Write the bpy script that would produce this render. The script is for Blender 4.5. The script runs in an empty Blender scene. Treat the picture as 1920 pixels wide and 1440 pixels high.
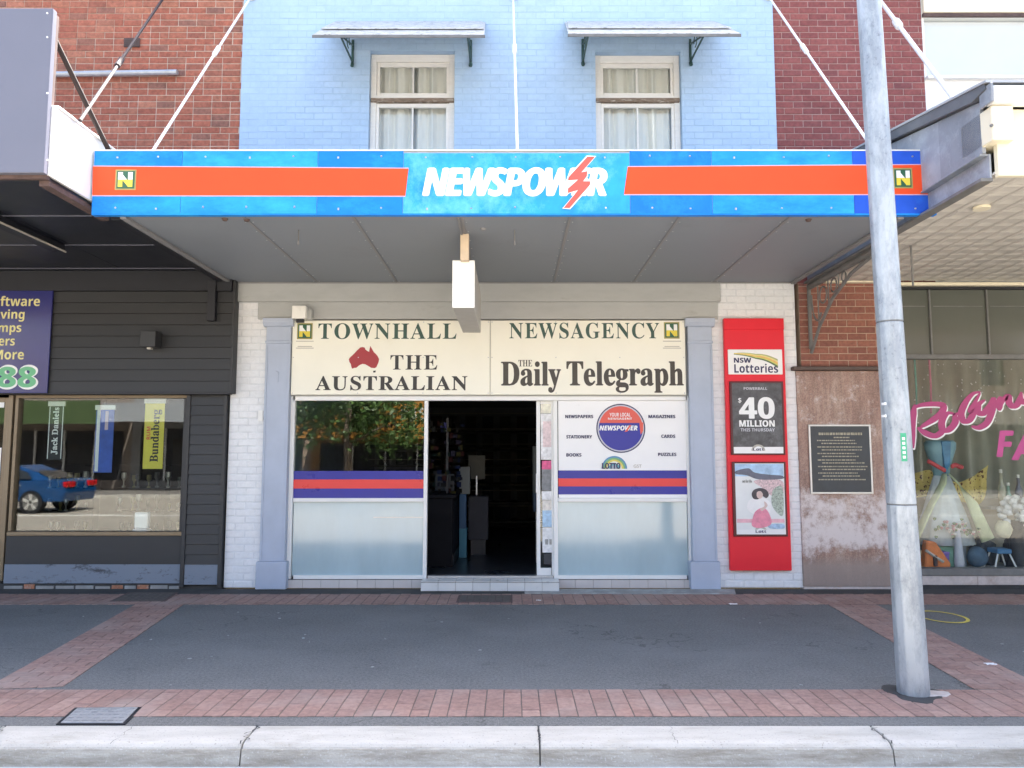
import bpy, bmesh, math, random
from mathutils import Vector, Matrix, noise

random.seed(11)
S = bpy.context.scene
COL = S.collection
R = math.radians

# ------------------------------------------------------------------ camera, sky, sun, exposure
F, PITCH, CAMH = 1400.0, math.atan(130 / 1400), 1.65
SP, CP = math.sin(PITCH), math.cos(PITCH)
cam = bpy.data.cameras.new('camera')
cam.sensor_width = 36; cam.lens = 36 * F / 1920; cam.clip_end = 2000
camo = bpy.data.objects.new('camera', cam); COL.objects.link(camo)
camo.location = (0, 0, CAMH); camo.rotation_euler = (R(90) + PITCH, 0, 0)
S.camera = camo

SUN = Vector((0.42, 1.0, 0)).normalized() * math.cos(R(57)) + Vector((0, 0, math.sin(R(57))))
world = bpy.data.worlds.new('World'); S.world = world; world.use_nodes = True
wn = world.node_tree
sky = wn.nodes.new('ShaderNodeTexSky'); sky.sky_type = 'NISHITA'; sky.sun_disc = False
sky.sun_elevation = R(57); sky.sun_rotation = math.atan2(SUN.x, SUN.y)
sky.air_density = 1.0; sky.dust_density = 5.0; sky.ozone_density = 1.0
bg = wn.nodes['Background']; bg.inputs[1].default_value = 0.12
wn.links.new(sky.outputs[0], bg.inputs[0])
sun = bpy.data.lights.new('sun', 'SUN'); sun.energy = 5.0; sun.angle = R(0.55); sun.color = (1, .95, .87)
suno = bpy.data.objects.new('sun', sun); COL.objects.link(suno)
suno.rotation_euler = (-SUN).to_track_quat('-Z', 'Y').to_euler(); suno.location = (5, 20, 20)
S.view_settings.view_transform = 'Standard'; S.view_settings.look = 'None'
S.view_settings.exposure = 2.72; S.view_settings.gamma = 1
S.cycles.use_denoising = True
S.cycles.max_bounces = 8; S.cycles.diffuse_bounces = 4; S.cycles.glossy_bounces = 4
S.cycles.transparent_max_bounces = 12
S.cycles.caustics_reflective = False; S.cycles.caustics_refractive = False

# ------------------------------------------------------------------ geometry helpers
YW = 9.30                                   # street face of the shop row


def UV(u, v, Y):                            # photograph pixel -> X, Z on the vertical plane at distance Y
    s, t = (u - 960) / F, (720 - v) / F
    k = Y / (CP - t * SP)
    return s * k, CAMH + (SP + t * CP) * k


def RC(u0, v0, u1, v1, Y):                  # pixel rectangle -> x0, x1, z0, z1
    vm, um = (v0 + v1) / 2, (u0 + u1) / 2
    return UV(u0, vm, Y)[0], UV(u1, vm, Y)[0], UV(um, v1, Y)[1], UV(um, v0, Y)[1]


def GP(u, v, z=0.0):                        # pixel -> point on level ground
    s, t = (u - 960) / F, (720 - v) / F
    k = (z - CAMH) / (SP + t * CP)
    return s * k, k * (CP - t * SP)


WORLD = {}                                  # world origin of every empty / mesh that can be a parent


class G:
    def __init__(self): self.v, self.f = [], []

    def poly(self, pts):
        n = len(self.v); self.v += [tuple(p) for p in pts]; self.f.append(tuple(range(n, n + len(pts)))); return self

    def box(self, x0, x1, y0, y1, z0, z1):
        n = len(self.v)
        self.v += [(x0, y0, z0), (x1, y0, z0), (x1, y1, z0), (x0, y1, z0), (x0, y0, z1), (x1, y0, z1), (x1, y1, z1), (x0, y1, z1)]
        self.f += [tuple(n + i for i in q) for q in ((0, 3, 2, 1), (4, 5, 6, 7), (0, 1, 5, 4), (1, 2, 6, 5), (2, 3, 7, 6), (3, 0, 4, 7))]
        return self

    def ext(self, a, b):                    # two matching point loops -> closed prism
        n, m = len(self.v), len(a)
        self.v += [tuple(p) for p in a] + [tuple(p) for p in b]
        self.f += [tuple(n + i for i in range(m)), tuple(n + m + i for i in reversed(range(m)))]
        self.f += [(n + i, n + m + i, n + m + (i + 1) % m, n + (i + 1) % m) for i in range(m)]
        return self

    def px(self, yz, x0, x1): return self.ext([(x0, y, z) for y, z in yz], [(x1, y, z) for y, z in yz])
    def py(self, xz, y0, y1): return self.ext([(x, y0, z) for x, z in xz], [(x, y1, z) for x, z in xz])
    def pz(self, xy, z0, z1): return self.ext([(x, y, z0) for x, y in xy], [(x, y, z1) for x, y in xy])

    def tube(self, pts, r, n=8, r2=None, flat=1.0):
        pts = [Vector(p) for p in pts]; rings = []
        for i, p in enumerate(pts):
            d = (pts[min(i + 1, len(pts) - 1)] - pts[max(i - 1, 0)]).normalized()
            up = Vector((0, 0, 1)) if abs(d.z) < .9 else Vector((0, 1, 0))
            a = d.cross(up).normalized(); b = d.cross(a)
            rr = r if r2 is None else r + (r2 - r) * i / (len(pts) - 1)
            rings.append(len(self.v))
            self.v += [tuple(p + a * rr * math.cos(k * math.tau / n) + b * rr * flat * math.sin(k * math.tau / n)) for k in range(n)]
        for i in range(len(pts) - 1):
            for k in range(n):
                self.f.append((rings[i] + k, rings[i] + (k + 1) % n, rings[i + 1] + (k + 1) % n, rings[i + 1] + k))
        self.f += [tuple(rings[0] + k for k in reversed(range(n))), tuple(rings[-1] + k for k in range(n))]
        return self

    def lathe(self, c, prof, n=20, sy=1.0, fn=None):
        base = len(self.v)
        for r, z in prof:
            for k in range(n):
                a = k * math.tau / n
                q = 1 if fn is None else fn(a, z)
                self.v.append((c[0] + r * q * math.cos(a), c[1] + r * q * sy * math.sin(a), c[2] + z))
        for i in range(len(prof) - 1):
            for k in range(n):
                self.f.append((base + i * n + k, base + i * n + (k + 1) % n, base + (i + 1) * n + (k + 1) % n, base + (i + 1) * n + k))
        self.f += [tuple(base + k for k in reversed(range(n))), tuple(base + (len(prof) - 1) * n + k for k in range(n))]
        return self

    def blob(self, c, rad, sub=3, amp=.2, fr=3.0):
        bm = bmesh.new(); bmesh.ops.create_icosphere(bm, subdivisions=sub, radius=1)
        n = len(self.v)
        for w in bm.verts:
            k = 1 + amp * noise.noise(w.co * fr + Vector(c))
            self.v.append((c[0] + w.co.x * rad[0] * k, c[1] + w.co.y * rad[1] * k, c[2] + w.co.z * rad[2] * k))
        self.f += [tuple(n + x.index for x in f.verts) for f in bm.faces]; bm.free(); return self

    def mesh(self, name, bevel=0, center=None, norm=True, seg=1):
        c = center
        me = bpy.data.meshes.new(name)
        me.from_pydata([(a - c[0], b - c[1], d - c[2]) for a, b, d in self.v], [], self.f)
        if norm or bevel:
            bm = bmesh.new(); bm.from_mesh(me)
            bmesh.ops.recalc_face_normals(bm, faces=bm.faces)
            if bevel:
                es = [e for e in bm.edges if len(e.link_faces) == 2 and e.calc_face_angle(0) > .5]
                bmesh.ops.bevel(bm, geom=es, offset=bevel, segments=seg, affect='EDGES', clamp_overlap=True)
            bm.to_mesh(me); bm.free()
        return me

    def build(self, name, mat, parent=None, bevel=0, smooth=False, norm=True, label=None, cat=None, group=None, kind=None, seg=1):
        xs, ys, zs = zip(*self.v)
        c = ((min(xs) + max(xs)) / 2, (min(ys) + max(ys)) / 2, (min(zs) + max(zs)) / 2)
        if parent is None: c = (c[0], c[1], min(zs))
        return put(name, self.mesh(name, bevel, c, norm, seg), mat, c, parent, smooth, label, cat, group, kind)


def put(name, me, mat, c, parent=None, smooth=False, label=None, cat=None, group=None, kind=None):
    if mat is not None and not me.materials: me.materials.append(mat)
    if smooth: me.shade_smooth()
    o = bpy.data.objects.new(name, me); COL.objects.link(o)
    o.location = c; WORLD[o.name] = Vector(c)
    if parent is not None:
        o.parent = parent; o.location = Vector(c) - WORLD[parent.name]
    tag(o, label, cat, group, kind)
    return o


def tag(o, label=None, cat=None, group=None, kind=None):
    for k, x in (('label', label), ('category', cat), ('group', group), ('kind', kind)):
        if x: o[k] = x
    return o


def thing(name, label, cat, loc, group=None):
    o = bpy.data.objects.new(name, None); COL.objects.link(o); o.empty_display_size = .2
    o.location = loc; WORLD[o.name] = Vector(loc)
    return tag(o, label, cat, group)


def bx(name, mat, parent, x0, x1, y0, y1, z0, z1, bevel=0.0, **k):
    return G().box(x0, x1, y0, y1, z0, z1).build(name, mat, parent, bevel, **k)


def pbx(name, mat, parent, u0, v0, u1, v1, Y, d, bevel=0.0, **k):   # box whose front face fills a pixel rectangle at Y, depth d behind it
    x0, x1, z0, z1 = RC(u0, v0, u1, v1, Y)
    return bx(name, mat, parent, x0, x1, Y, Y + d, z0, z1, bevel, **k)


# mathematical alphabets of the built-in fallback fonts give serif, slab and script lettering
def mb(s, U, L):
    return ''.join(chr(U + ord(c) - 65) if 'A' <= c <= 'Z' else chr(L + ord(c) - 97) if 'a' <= c <= 'z' else c for c in s)


def serif(s): return mb(s, 0x1D400, 0x1D41A)
def bold(s): return ''.join(chr(0x1D7EC + ord(c) - 48) if c.isdigit() else c for c in mb(s, 0x1D5D4, 0x1D5EE))
def boldit(s): return mb(s, 0x1D63C, 0x1D656)
def script(s): return mb(s, 0x1D4D0, 0x1D4EA)


def text(name, body, mat, parent, x0, x1, z0, z1, Y, off=0.0, shear=0, space=1.0, up=False, keep=False, kind=None, slope=0.0, thick=0.0015, fat=0.0):
    cu = bpy.data.curves.new('t', 'FONT'); cu.body = body; cu.size = 1; cu.offset = off; cu.shear = shear
    cu.space_character = space; cu.resolution_u = 4
    ob = bpy.data.objects.new('t', cu)
    me = bpy.data.meshes.new_from_object(ob)
    bpy.data.objects.remove(ob); bpy.data.curves.remove(cu)
    me.name = name
    xs = [v.co.x for v in me.vertices]; ys = [v.co.y for v in me.vertices]
    a0, a1, b0, b1 = min(xs), max(xs), min(ys), max(ys)
    c = ((x0 + x1) / 2, Y, (z0 + z1) / 2); w, h = x1 - x0, z1 - z0
    for v in me.vertices:
        p, q = (v.co.x - a0) / (a1 - a0) - .5, (v.co.y - b0) / (b1 - b0) - .5
        if up: p, q = -q, p                  # reads upwards
        v.co = (p * w, 0, q * h + slope * p * w)
    bm = bmesh.new(); bm.from_mesh(me)
    if fat:                                  # bolder strokes: copies shifted sideways, each a hair further out
        src = bm.faces[:]
        for k, (dx, dz) in enumerate(((-1, 0), (1, 0), (0, .6), (0, -.6))):
            r = bmesh.ops.duplicate(bm, geom=src)
            for q in r['geom']:
                if isinstance(q, bmesh.types.BMVert): q.co += Vector((dx * fat, -.00025 * (k + 1), dz * fat))
    ex = bmesh.ops.extrude_face_region(bm, geom=bm.faces[:])
    for v in ex['geom']:
        if isinstance(v, bmesh.types.BMVert): v.co.y -= thick
    bmesh.ops.recalc_face_normals(bm, faces=bm.faces); bm.to_mesh(me); bm.free()
    me.materials.clear()
    return put(name, me, mat, c, parent, kind=kind)


def ptext(name, body, mat, parent, u0, v0, u1, v1, Y, **k):
    x0, x1, z0, z1 = RC(u0, v0, u1, v1, Y)
    return text(name, body, mat, parent, x0, x1, z0, z1, Y, **k)


def ppoly(name, pts, mat, parent, Y, d=.002):
    return G().py([UV(u, v, Y) for u, v in pts], Y, Y + d).build(name, mat, parent)


# ------------------------------------------------------------------ materials
def node_mat(name):
    m = bpy.data.materials.new(name); m.use_nodes = True
    nt = m.node_tree
    return m, nt, nt.nodes['Principled BSDF'], lambda t: nt.nodes.new(t), nt.links.new


def ramp(N, stops):
    r = N('ShaderNodeValToRGB'); e = r.color_ramp.elements
    while len(e) < len(stops): e.new(.5)
    for el, (p, c) in zip(e, stops): el.position = p; el.color = (*c, 1) if len(c) == 3 else c
    return r


def mix(N, L, fac, a, b, mode='MIX'):
    m = N('ShaderNodeMix'); m.data_type = 'RGBA'; m.blend_type = mode
    for i, x in ((0, fac), (6, a), (7, b)):
        if hasattr(x, 'links') or hasattr(x, 'is_linked'): L(x, m.inputs[i])
        elif i == 0: m.inputs[0].default_value = x
        else: m.inputs[i].default_value = (*x, 1)
    return m.outputs[2]


def mat(name, col, rough=.6, var=.12, scale=3.0, bump=.15, bscale=60.0, metal=0.0, spec=.5, dirt=None, dscale=2.0, dth=(.52, .68),
        speck=None, spscale=180, spth=(.62, .7), stretch=(1, 1, 1), rand=0.0):
    m, nt, P, N, L = node_mat(name)
    geo = N('ShaderNodeNewGeometry'); mp = N('ShaderNodeMapping'); mp.inputs['Scale'].default_value = stretch
    L(geo.outputs['Position'], mp.inputs[0])
    n1 = N('ShaderNodeTexNoise'); n1.inputs['Scale'].default_value = scale; n1.inputs['Detail'].default_value = 6; n1.inputs['Roughness'].default_value = .62
    L(mp.outputs[0], n1.inputs['Vector'])
    lo = tuple(c * (1 - var) for c in col); hi = tuple(min(.95, c * (1 + var)) for c in col)
    out = ramp(N, [(.3, lo), (.7, hi)]); L(n1.outputs[0], out.inputs[0]); out = out.outputs[0]
    if speck:
        n3 = N('ShaderNodeTexNoise'); n3.inputs['Scale'].default_value = spscale; n3.inputs['Detail'].default_value = 2
        L(geo.outputs['Position'], n3.inputs['Vector'])
        r3 = ramp(N, [(spth[0], (0, 0, 0)), (spth[1], (1, 1, 1))]); L(n3.outputs[0], r3.inputs[0])
        out = mix(N, L, r3.outputs[0], out, speck)
    if dirt:
        n4 = N('ShaderNodeTexNoise'); n4.inputs['Scale'].default_value = dscale; n4.inputs['Detail'].default_value = 9; n4.inputs['Roughness'].default_value = .76
        L(mp.outputs[0], n4.inputs['Vector'])
        r4 = ramp(N, [(dth[0], (0, 0, 0)), (dth[1], (1, 1, 1))]); L(n4.outputs[0], r4.inputs[0])
        out = mix(N, L, r4.outputs[0], out, dirt)
    if rand:
        oi = N('ShaderNodeObjectInfo'); mr = N('ShaderNodeMapRange')
        mr.inputs[3].default_value = 1 - rand; mr.inputs[4].default_value = 1 + rand
        L(oi.outputs['Random'], mr.inputs[0])
        out = mix(N, L, 1.0, out, mr.outputs[0], 'MULTIPLY')
    L(out, P.inputs['Base Color'])
    P.inputs['Metallic'].default_value = metal; P.inputs['Specular IOR Level'].default_value = spec
    rr = N('ShaderNodeMapRange'); rr.inputs[3].default_value = max(0, rough - .1); rr.inputs[4].default_value = min(1, rough + .1)
    L(n1.outputs[0], rr.inputs[0]); L(rr.outputs[0], P.inputs['Roughness'])
    if bump:
        n2 = N('ShaderNodeTexNoise'); n2.inputs['Scale'].default_value = bscale; n2.inputs['Detail'].default_value = 4
        L(geo.outputs['Position'], n2.inputs['Vector'])
        b = N('ShaderNodeBump'); b.inputs['Strength'].default_value = bump; b.inputs['Distance'].default_value = .004
        L(n2.outputs[0], b.inputs['Height']); L(b.outputs[0], P.inputs['Normal'])
    return m


def brick_mat(name, cols, island=False, rough=.85, bump=.35, grime=None, amp=.28):
    m, nt, P, N, L = node_mat(name)
    geo = N('ShaderNodeNewGeometry')
    if island: rnd = geo.outputs['Random Per Island']
    else: rnd = N('ShaderNodeObjectInfo').outputs['Random']
    r = ramp(N, [(i / max(1, len(cols) - 1), c) for i, c in enumerate(cols)]); L(rnd, r.inputs[0])
    n1 = N('ShaderNodeTexNoise'); n1.inputs['Scale'].default_value = 22; n1.inputs['Detail'].default_value = 6; n1.inputs['Roughness'].default_value = .7
    L(geo.outputs['Position'], n1.inputs['Vector'])
    r2 = ramp(N, [(.3, (1 - amp,) * 3), (.7, (1 + amp * .7,) * 3)]); L(n1.outputs[0], r2.inputs[0])
    out = mix(N, L, 1.0, r.outputs[0], r2.outputs[0], 'MULTIPLY')
    if grime:
        n4 = N('ShaderNodeTexNoise'); n4.inputs['Scale'].default_value = 1.7; n4.inputs['Detail'].default_value = 9
        L(geo.outputs['Position'], n4.inputs['Vector'])
        r4 = ramp(N, [(.5, (0, 0, 0)), (.75, (.7, .7, .7))]); L(n4.outputs[0], r4.inputs[0])
        out = mix(N, L, r4.outputs[0], out, grime)
    L(out, P.inputs['Base Color']); P.inputs['Roughness'].default_value = rough
    b = N('ShaderNodeBump'); b.inputs['Strength'].default_value = bump; b.inputs['Distance'].default_value = .003
    n2 = N('ShaderNodeTexNoise'); n2.inputs['Scale'].default_value = 90; n2.inputs['Detail'].default_value = 5
    L(geo.outputs['Position'], n2.inputs['Vector']); L(n2.outputs[0], b.inputs['Height']); L(b.outputs[0], P.inputs['Normal'])
    return m


def glass(name, tint=(.92, .95, .95), gain=2.0, ior=1.5, wav=.02):
    m = bpy.data.materials.new(name); m.use_nodes = True; nt = m.node_tree; nt.nodes.clear()
    N, L = nt.nodes.new, nt.links.new
    o = N('ShaderNodeOutputMaterial'); t = N('ShaderNodeBsdfTransparent'); g = N('ShaderNodeBsdfGlossy'); mx = N('ShaderNodeMixShader')
    t.inputs[0].default_value = (*tint, 1); g.inputs['Roughness'].default_value = .012; g.inputs[0].default_value = (1, 1, 1, 1)
    def math_(op, a, b=None):
        q = N('ShaderNodeMath'); q.operation = op
        for i, x in enumerate((a, b)):
            if x is None: continue
            if isinstance(x, (int, float)): q.inputs[i].default_value = x
            else: L(x, q.inputs[i])
        return q.outputs[0]
    ge = N('ShaderNodeNewGeometry'); dt = N('ShaderNodeVectorMath'); dt.operation = 'DOT_PRODUCT'
    L(ge.outputs['Normal'], dt.inputs[0]); L(ge.outputs['Incoming'], dt.inputs[1])
    f0 = ((ior - 1) / (ior + 1)) ** 2
    sch = math_('ADD', f0, math_('MULTIPLY', 1 - f0, math_('POWER', math_('SUBTRACT', 1.0, math_('ABSOLUTE', dt.outputs['Value'])), 5.0)))
    ma = N('ShaderNodeMath'); ma.operation = 'MULTIPLY'; ma.inputs[1].default_value = gain; ma.use_clamp = True
    geo = N('ShaderNodeNewGeometry'); nz = N('ShaderNodeTexNoise'); nz.inputs['Scale'].default_value = 1.6
    L(geo.outputs['Position'], nz.inputs['Vector'])
    b = N('ShaderNodeBump'); b.inputs['Strength'].default_value = wav; b.inputs['Distance'].default_value = .02
    L(nz.outputs[0], b.inputs['Height']); L(b.outputs[0], g.inputs['Normal'])
    L(sch, ma.inputs[0]); L(ma.outputs[0], mx.inputs[0]); L(t.outputs[0], mx.inputs[1]); L(g.outputs[0], mx.inputs[2]); L(mx.outputs[0], o.inputs[0])
    return m


M = {}
def asphalt(name, col):
    m, nt, P, N, L = node_mat(name)
    geo = N('ShaderNodeNewGeometry')
    def nz(sc, det, st=(1, 1, 1), ro=.6):
        mp = N('ShaderNodeMapping'); mp.inputs['Scale'].default_value = st; L(geo.outputs['Position'], mp.inputs[0])
        n = N('ShaderNodeTexNoise'); n.inputs['Scale'].default_value = sc; n.inputs['Detail'].default_value = det; n.inputs['Roughness'].default_value = ro
        L(mp.outputs[0], n.inputs['Vector']); return n.outputs[0]
    def gr(x, lo, hi, a, b):
        r = ramp(N, [(lo, (a,) * 3), (hi, (b,) * 3)]); L(x, r.inputs[0]); return r.outputs[0]
    c = ramp(N, [(.3, tuple(v * .86 for v in col)), (.7, tuple(v * 1.12 for v in col))]); L(nz(1.1, 8, ro=.7), c.inputs[0]); out = c.outputs[0]
    out = mix(N, L, 1.0, out, gr(nz(46, 3), .35, .65, .78, 1.22), 'MULTIPLY')           # coarse aggregate
    out = mix(N, L, 1.0, out, gr(nz(150, 2), .35, .68, .70, 1.45), 'MULTIPLY')          # fine stones
    out = mix(N, L, gr(nz(2.6, 9, (.7, 1, 1), .8),   .57, .70, 0, .7), out, tuple(v * .60 for v in col))   # oily patches
    out = mix(N, L, gr(nz(7, 4), .70, .74, 0, .7), out, tuple(v * .45 for v in col))    # small dark marks
    out = mix(N, L, gr(nz(.55, 5, (1, 1.6, 1)), .52, .75, 0, .6), out, tuple(v * 1.35 for v in col))      # dry dusty wear
    vo = N('ShaderNodeTexVoronoi'); vo.feature = 'DISTANCE_TO_EDGE'; vo.inputs['Scale'].default_value = .55
    wob = N('ShaderNodeVectorMath'); wob.operation = 'ADD'; w2 = N('ShaderNodeTexNoise'); w2.inputs['Scale'].default_value = 3.0; w2.inputs['Detail'].default_value = 6
    L(geo.outputs['Position'], w2.inputs['Vector']); L(geo.outputs['Position'], wob.inputs[0]); L(w2.outputs['Color'], wob.inputs[1]); L(wob.outputs[0], vo.inputs['Vector'])
    cr = mix(N, L, 1.0, gr(vo.outputs[0], .002, .006, 1, 0), gr(nz(.8, 2), .5, .56, 0, .75), 'MULTIPLY')
    out = mix(N, L, cr, out, tuple(v * .35 for v in col))                               # hairline cracks
    L(out, P.inputs['Base Color']); P.inputs['Roughness'].default_value = .85
    b = N('ShaderNodeBump'); b.inputs['Strength'].default_value = .8; b.inputs['Distance'].default_value = .004
    L(nz(120, 3), b.inputs['Height']); L(b.outputs[0], P.inputs['Normal'])
    return m
M['asphalt'] = asphalt('footpath asphalt', (.138, .140, .136))
M['road'] = mat('road surface', (.30, .275, .235), .9, .12, .8, .6, 120, speck=(.40, .38, .34), spscale=160)
M['paver'] = brick_mat('red paver', [(.26, .16, .132), (.33, .205, .168), (.29, .18, .15), (.35, .23, .19), (.27, .17, .142)], grime=(.35, .285, .25))
M['paver_joint'] = mat('paver joint sand', (.11, .095, .085), .95, .2, 20)
M['kerb'] = mat('kerb concrete', (.45, .435, .395), .9, .12, 2.2, .8, 90, dirt=(.30, .28, .235), dscale=2.0, dth=(.52, .78), speck=(.3, .29, .26), spscale=80, spth=(.62, .72), stretch=(1, 4, 2))
M['dark_conc'] = mat('blackish concrete', (.05, .05, .05), .9, .3, 4, .5, 90)
M['kerb_face'] = mat('tyre scuffed kerb face', (.40, .385, .34), .9, .16, 3, .9, 80, dirt=(.22, .195, .15), dscale=2.2, dth=(.42, .66), speck=(.5, .49, .46), spscale=70, spth=(.6, .7), stretch=(1, 1, 7))
M['gutter'] = mat('gutter concrete', (.50, .50, .49), .9, .18, 2.0, .5, 100, dirt=(.30, .29, .27), stretch=(1, 5, 1))
M['red_brick'] = brick_mat('orange red brick', [(.33, .105, .066), (.40, .135, .083), (.37, .12, .074), (.43, .175, .11), (.35, .11, .068), (.38, .13, .08), (.31, .11, .072), (.42, .16, .095), (.22, .105, .08)], amp=.40)
M['red_brick_i'] = brick_mat('orange red brick far', [(.33, .105, .066), (.40, .135, .083), (.37, .12, .074), (.43, .175, .11), (.35, .11, .068), (.38, .13, .08), (.31, .11, .072), (.42, .16, .095), (.22, .105, .08)], True, amp=.40)
M['mortar'] = mat('cream mortar', (.52, .40, .32), .95, .15, 12, .5, 120)
M['dark_brick'] = brick_mat('plum red brick', [(.20, .058, .055), (.25, .075, .07), (.22, .065, .06), (.28, .09, .08), (.19, .06, .06)])
M['dark_brick_i'] = brick_mat('plum red brick far', [(.20, .058, .055), (.25, .075, .07), (.22, .065, .06), (.28, .09, .08)], True)
M['dark_mortar'] = mat('pink mortar', (.37, .255, .235), .95, .15, 12)
M['old_brick'] = brick_mat('brown red brick', [(.25, .10, .075), (.30, .125, .09), (.27, .11, .08), (.22, .09, .07)])
M['old_mortar'] = mat('tan mortar', (.42, .31, .24), .95, .15, 12)
BL = (.40, .53, .80)
M['blue_paint'] = brick_mat('blue painted brick', [(.375, .525, .70), (.405, .555, .735), (.39, .54, .72)], bump=.12, rough=.6, amp=.07, grime=(.47, .63, .76))
M['blue_paint_i'] = brick_mat('blue painted brick far', [(.375, .525, .70), (.405, .555, .735), (.39, .54, .72)], True, bump=.12, rough=.6, amp=.07, grime=(.47, .63, .76))
M['blue_joint'] = mat('blue painted joint', (.36, .505, .675), .7, .08, 6, .4, 60)
M['white_paint'] = brick_mat('white painted brick', [(.75, .77, .79), (.80, .81, .82), (.77, .79, .81)], bump=.12, rough=.6, amp=.08)
M['white_joint'] = mat('white painted joint', (.70, .72, .74), .8, .12, 8, .4, 60)
M['pilaster'] = mat('pale blue grey paint', (.415, .47, .575), .55, .07, 3, .15, 40, dirt=(.30, .31, .34), dscale=3, dth=(.62, .8))
M['band'] = mat('cream grey paint', (.43, .44, .43), .6, .07, 2.5, .2, 40, dirt=(.31, .305, .29), dscale=2.5, dth=(.56, .8), stretch=(1, 1, 3))
M['white_metal'] = mat('white powder coat', (.82, .82, .80), .35, .03, 5, .03, 40)
M['white_timber'] = mat('white painted timber', (.80, .79, .75), .5, .05, 9, .2, 60, dirt=(.45, .41, .34), dscale=9, dth=(.66, .78), stretch=(1, 1, 4))
M['rotten'] = mat('weathered bare timber', (.20, .15, .11), .9, .4, 12, .6, 60, dirt=(.6, .57, .5), dscale=8, stretch=(1, 1, 6))
M['curtain'] = mat('off white curtain', (.80, .80, .76), .9, .05, 3, .1)
M['dark_room'] = mat('dark room', (.05, .05, .055), .9, .1, 3, 0)
M['glass'] = glass('window glass')
M['shop_glass'] = glass('shop window glass', (.86, .90, .89), 1.15, 1.55, .015)
M['high_glass'] = glass('upper window glass', (.96, .97, .96), 1.0, 1.5, .03)
M['clear_glass'] = glass('clear display glass', (.93, .95, .94), .75, 1.5, .02)
M['frost'] = mat('frosted pane film', (.40, .52, .56), .10, .10, 1.3, 0, 20, spec=1.0, stretch=(1.6, 1, .5))
M['black'] = mat('black paint', (.012, .013, .018), .5, .25, 3, .1, 60)
M['black_soffit'] = mat('black soffit paint', (.012, .014, .022), .45, .2, 2, .05, 40)
M['char'] = mat('charcoal paint', (.032, .033, .035), .55, .12, 2.5, .2, 70, stretch=(.4, 1, 3), rand=.07)
M['char_flake'] = mat('charcoal paint flaking to blue grey', (.060, .066, .078), .65, .1, 2.5, .3, 70, dirt=(.19, .225, .28), dscale=3.2, dth=(.36, .45), stretch=(1, 1, 2))
M['bare_brick'] = mat('exposed brick edge', (.38, .17, .10), .95, .4, 9, .6, 60, dirt=(.45, .44, .42), dscale=7)
M['bronze'] = mat('bronze aluminium', (.22, .17, .11), .4, .1, 6, .05, 60, metal=.35)
M['grey_fascia'] = mat('grey blue cladding', (.155, .16, .205), .45, .05, .8, .04, 30)
M['bright_white'] = mat('white painted board', (.85, .85, .84), .5, .03, 2, .05)
M['steel'] = mat('galvanised conduit', (.50, .52, .54), .4, .12, 15, .1, 80, metal=.6)
M['rust'] = mat('rusty brown steel', (.10, .065, .06), .8, .3, 14, .4, 80)
M['mauve'] = mat('weathered mauve paint', (.036, .025, .028), .7, .2, 12, .3, 80)
M['iron'] = mat('dark grey painted iron', (.16, .16, .155), .55, .2, 8, .3, 90)
M['green_iron'] = mat('dark green iron', (.03, .07, .06), .5, .3, 10, .3, 90)
M['hood'] = mat('white weathered sheet metal', (.52, .515, .49), .6, .14, 7, .2, 60, dirt=(.15, .145, .135), dscale=11, dth=(.50, .64), stretch=(1, 2.5, 1))
M['soffit'] = mat('grey soffit paint', (.222, .245, .275), .6, .05, 1.2, .08, 40, dirt=(.185, .20, .215), dscale=1.1, dth=(.58, .85))
M['soffit_b'] = mat('grey batten paint', (.22, .22, .225), .6, .08, 4, .1)
M['roof'] = mat('corrugated roof steel', (.45, .46, .47), .45, .12, 2, .1, 30, metal=.4)
M['roof_dark'] = mat('dark roof edge', (.11, .115, .125), .5, .2, 5, .1)
M['cyan'] = mat('cyan print with painted glare', (.035, .33, .68), .5, .22, 3.2, .02, 20, dirt=(.20, .62, .76), dscale=2.2, dth=(.50, .75), stretch=(1, 1, .8), spec=.15)  # pale patches in these sign blues are glare put into the colour
M['azure'] = mat('azure print with painted glare', (.015, .20, .66), .5, .2, 1.1, .02, 20, dirt=(.03, .36, .74), dscale=.9, dth=(.48, .72), stretch=(1, 1, 2.2), spec=.15)
M['azure_pale'] = mat('azure print paled by painted glare', (.02, .26, .70), .5, .2, 1.1, .02, 20, dirt=(.05, .44, .78), dscale=.8, dth=(.44, .70), stretch=(1, 1, 2.2), spec=.15)
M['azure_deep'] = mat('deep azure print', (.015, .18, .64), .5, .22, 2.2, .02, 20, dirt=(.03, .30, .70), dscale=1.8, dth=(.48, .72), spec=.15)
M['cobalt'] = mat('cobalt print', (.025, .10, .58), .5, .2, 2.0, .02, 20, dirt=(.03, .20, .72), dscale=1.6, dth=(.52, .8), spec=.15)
M['orange_red'] = mat('orange red print', (.80, .085, .028), .5, .04, 2.0, .02, 20, spec=.15)
M['pink_line'] = mat('pale outline print', (.62, .42, .55), .4, .1, 5, 0)
M['white_print'] = mat('white print', (.85, .86, .86), .4, .02, 4, 0)
M['bolt_red'] = mat('coral red print', (.72, .10, .07), .4, .04, 4, 0)
M['logo_green'] = mat('dark green print', (.025, .11, .06), .4, .08, 8, 0)
M['logo_yellow'] = mat('yellow print', (.75, .62, .06), .4, .06, 8, 0)
M['logo_olive'] = mat('gilt frame print', (.35, .30, .10), .4, .1, 8, 0)
M['cream'] = mat('cream sign board', (.88, .855, .73), .35, .025, 1.5, .02, 30, dirt=(.78, .73, .57), dscale=1.4, dth=(.60, .9))
M['sign_green'] = mat('bottle green letters', (.035, .085, .065), .4, .1, 20, 0)
M['sign_black'] = mat('black letters', (.025, .022, .02), .4, .1, 20, 0)
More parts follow.
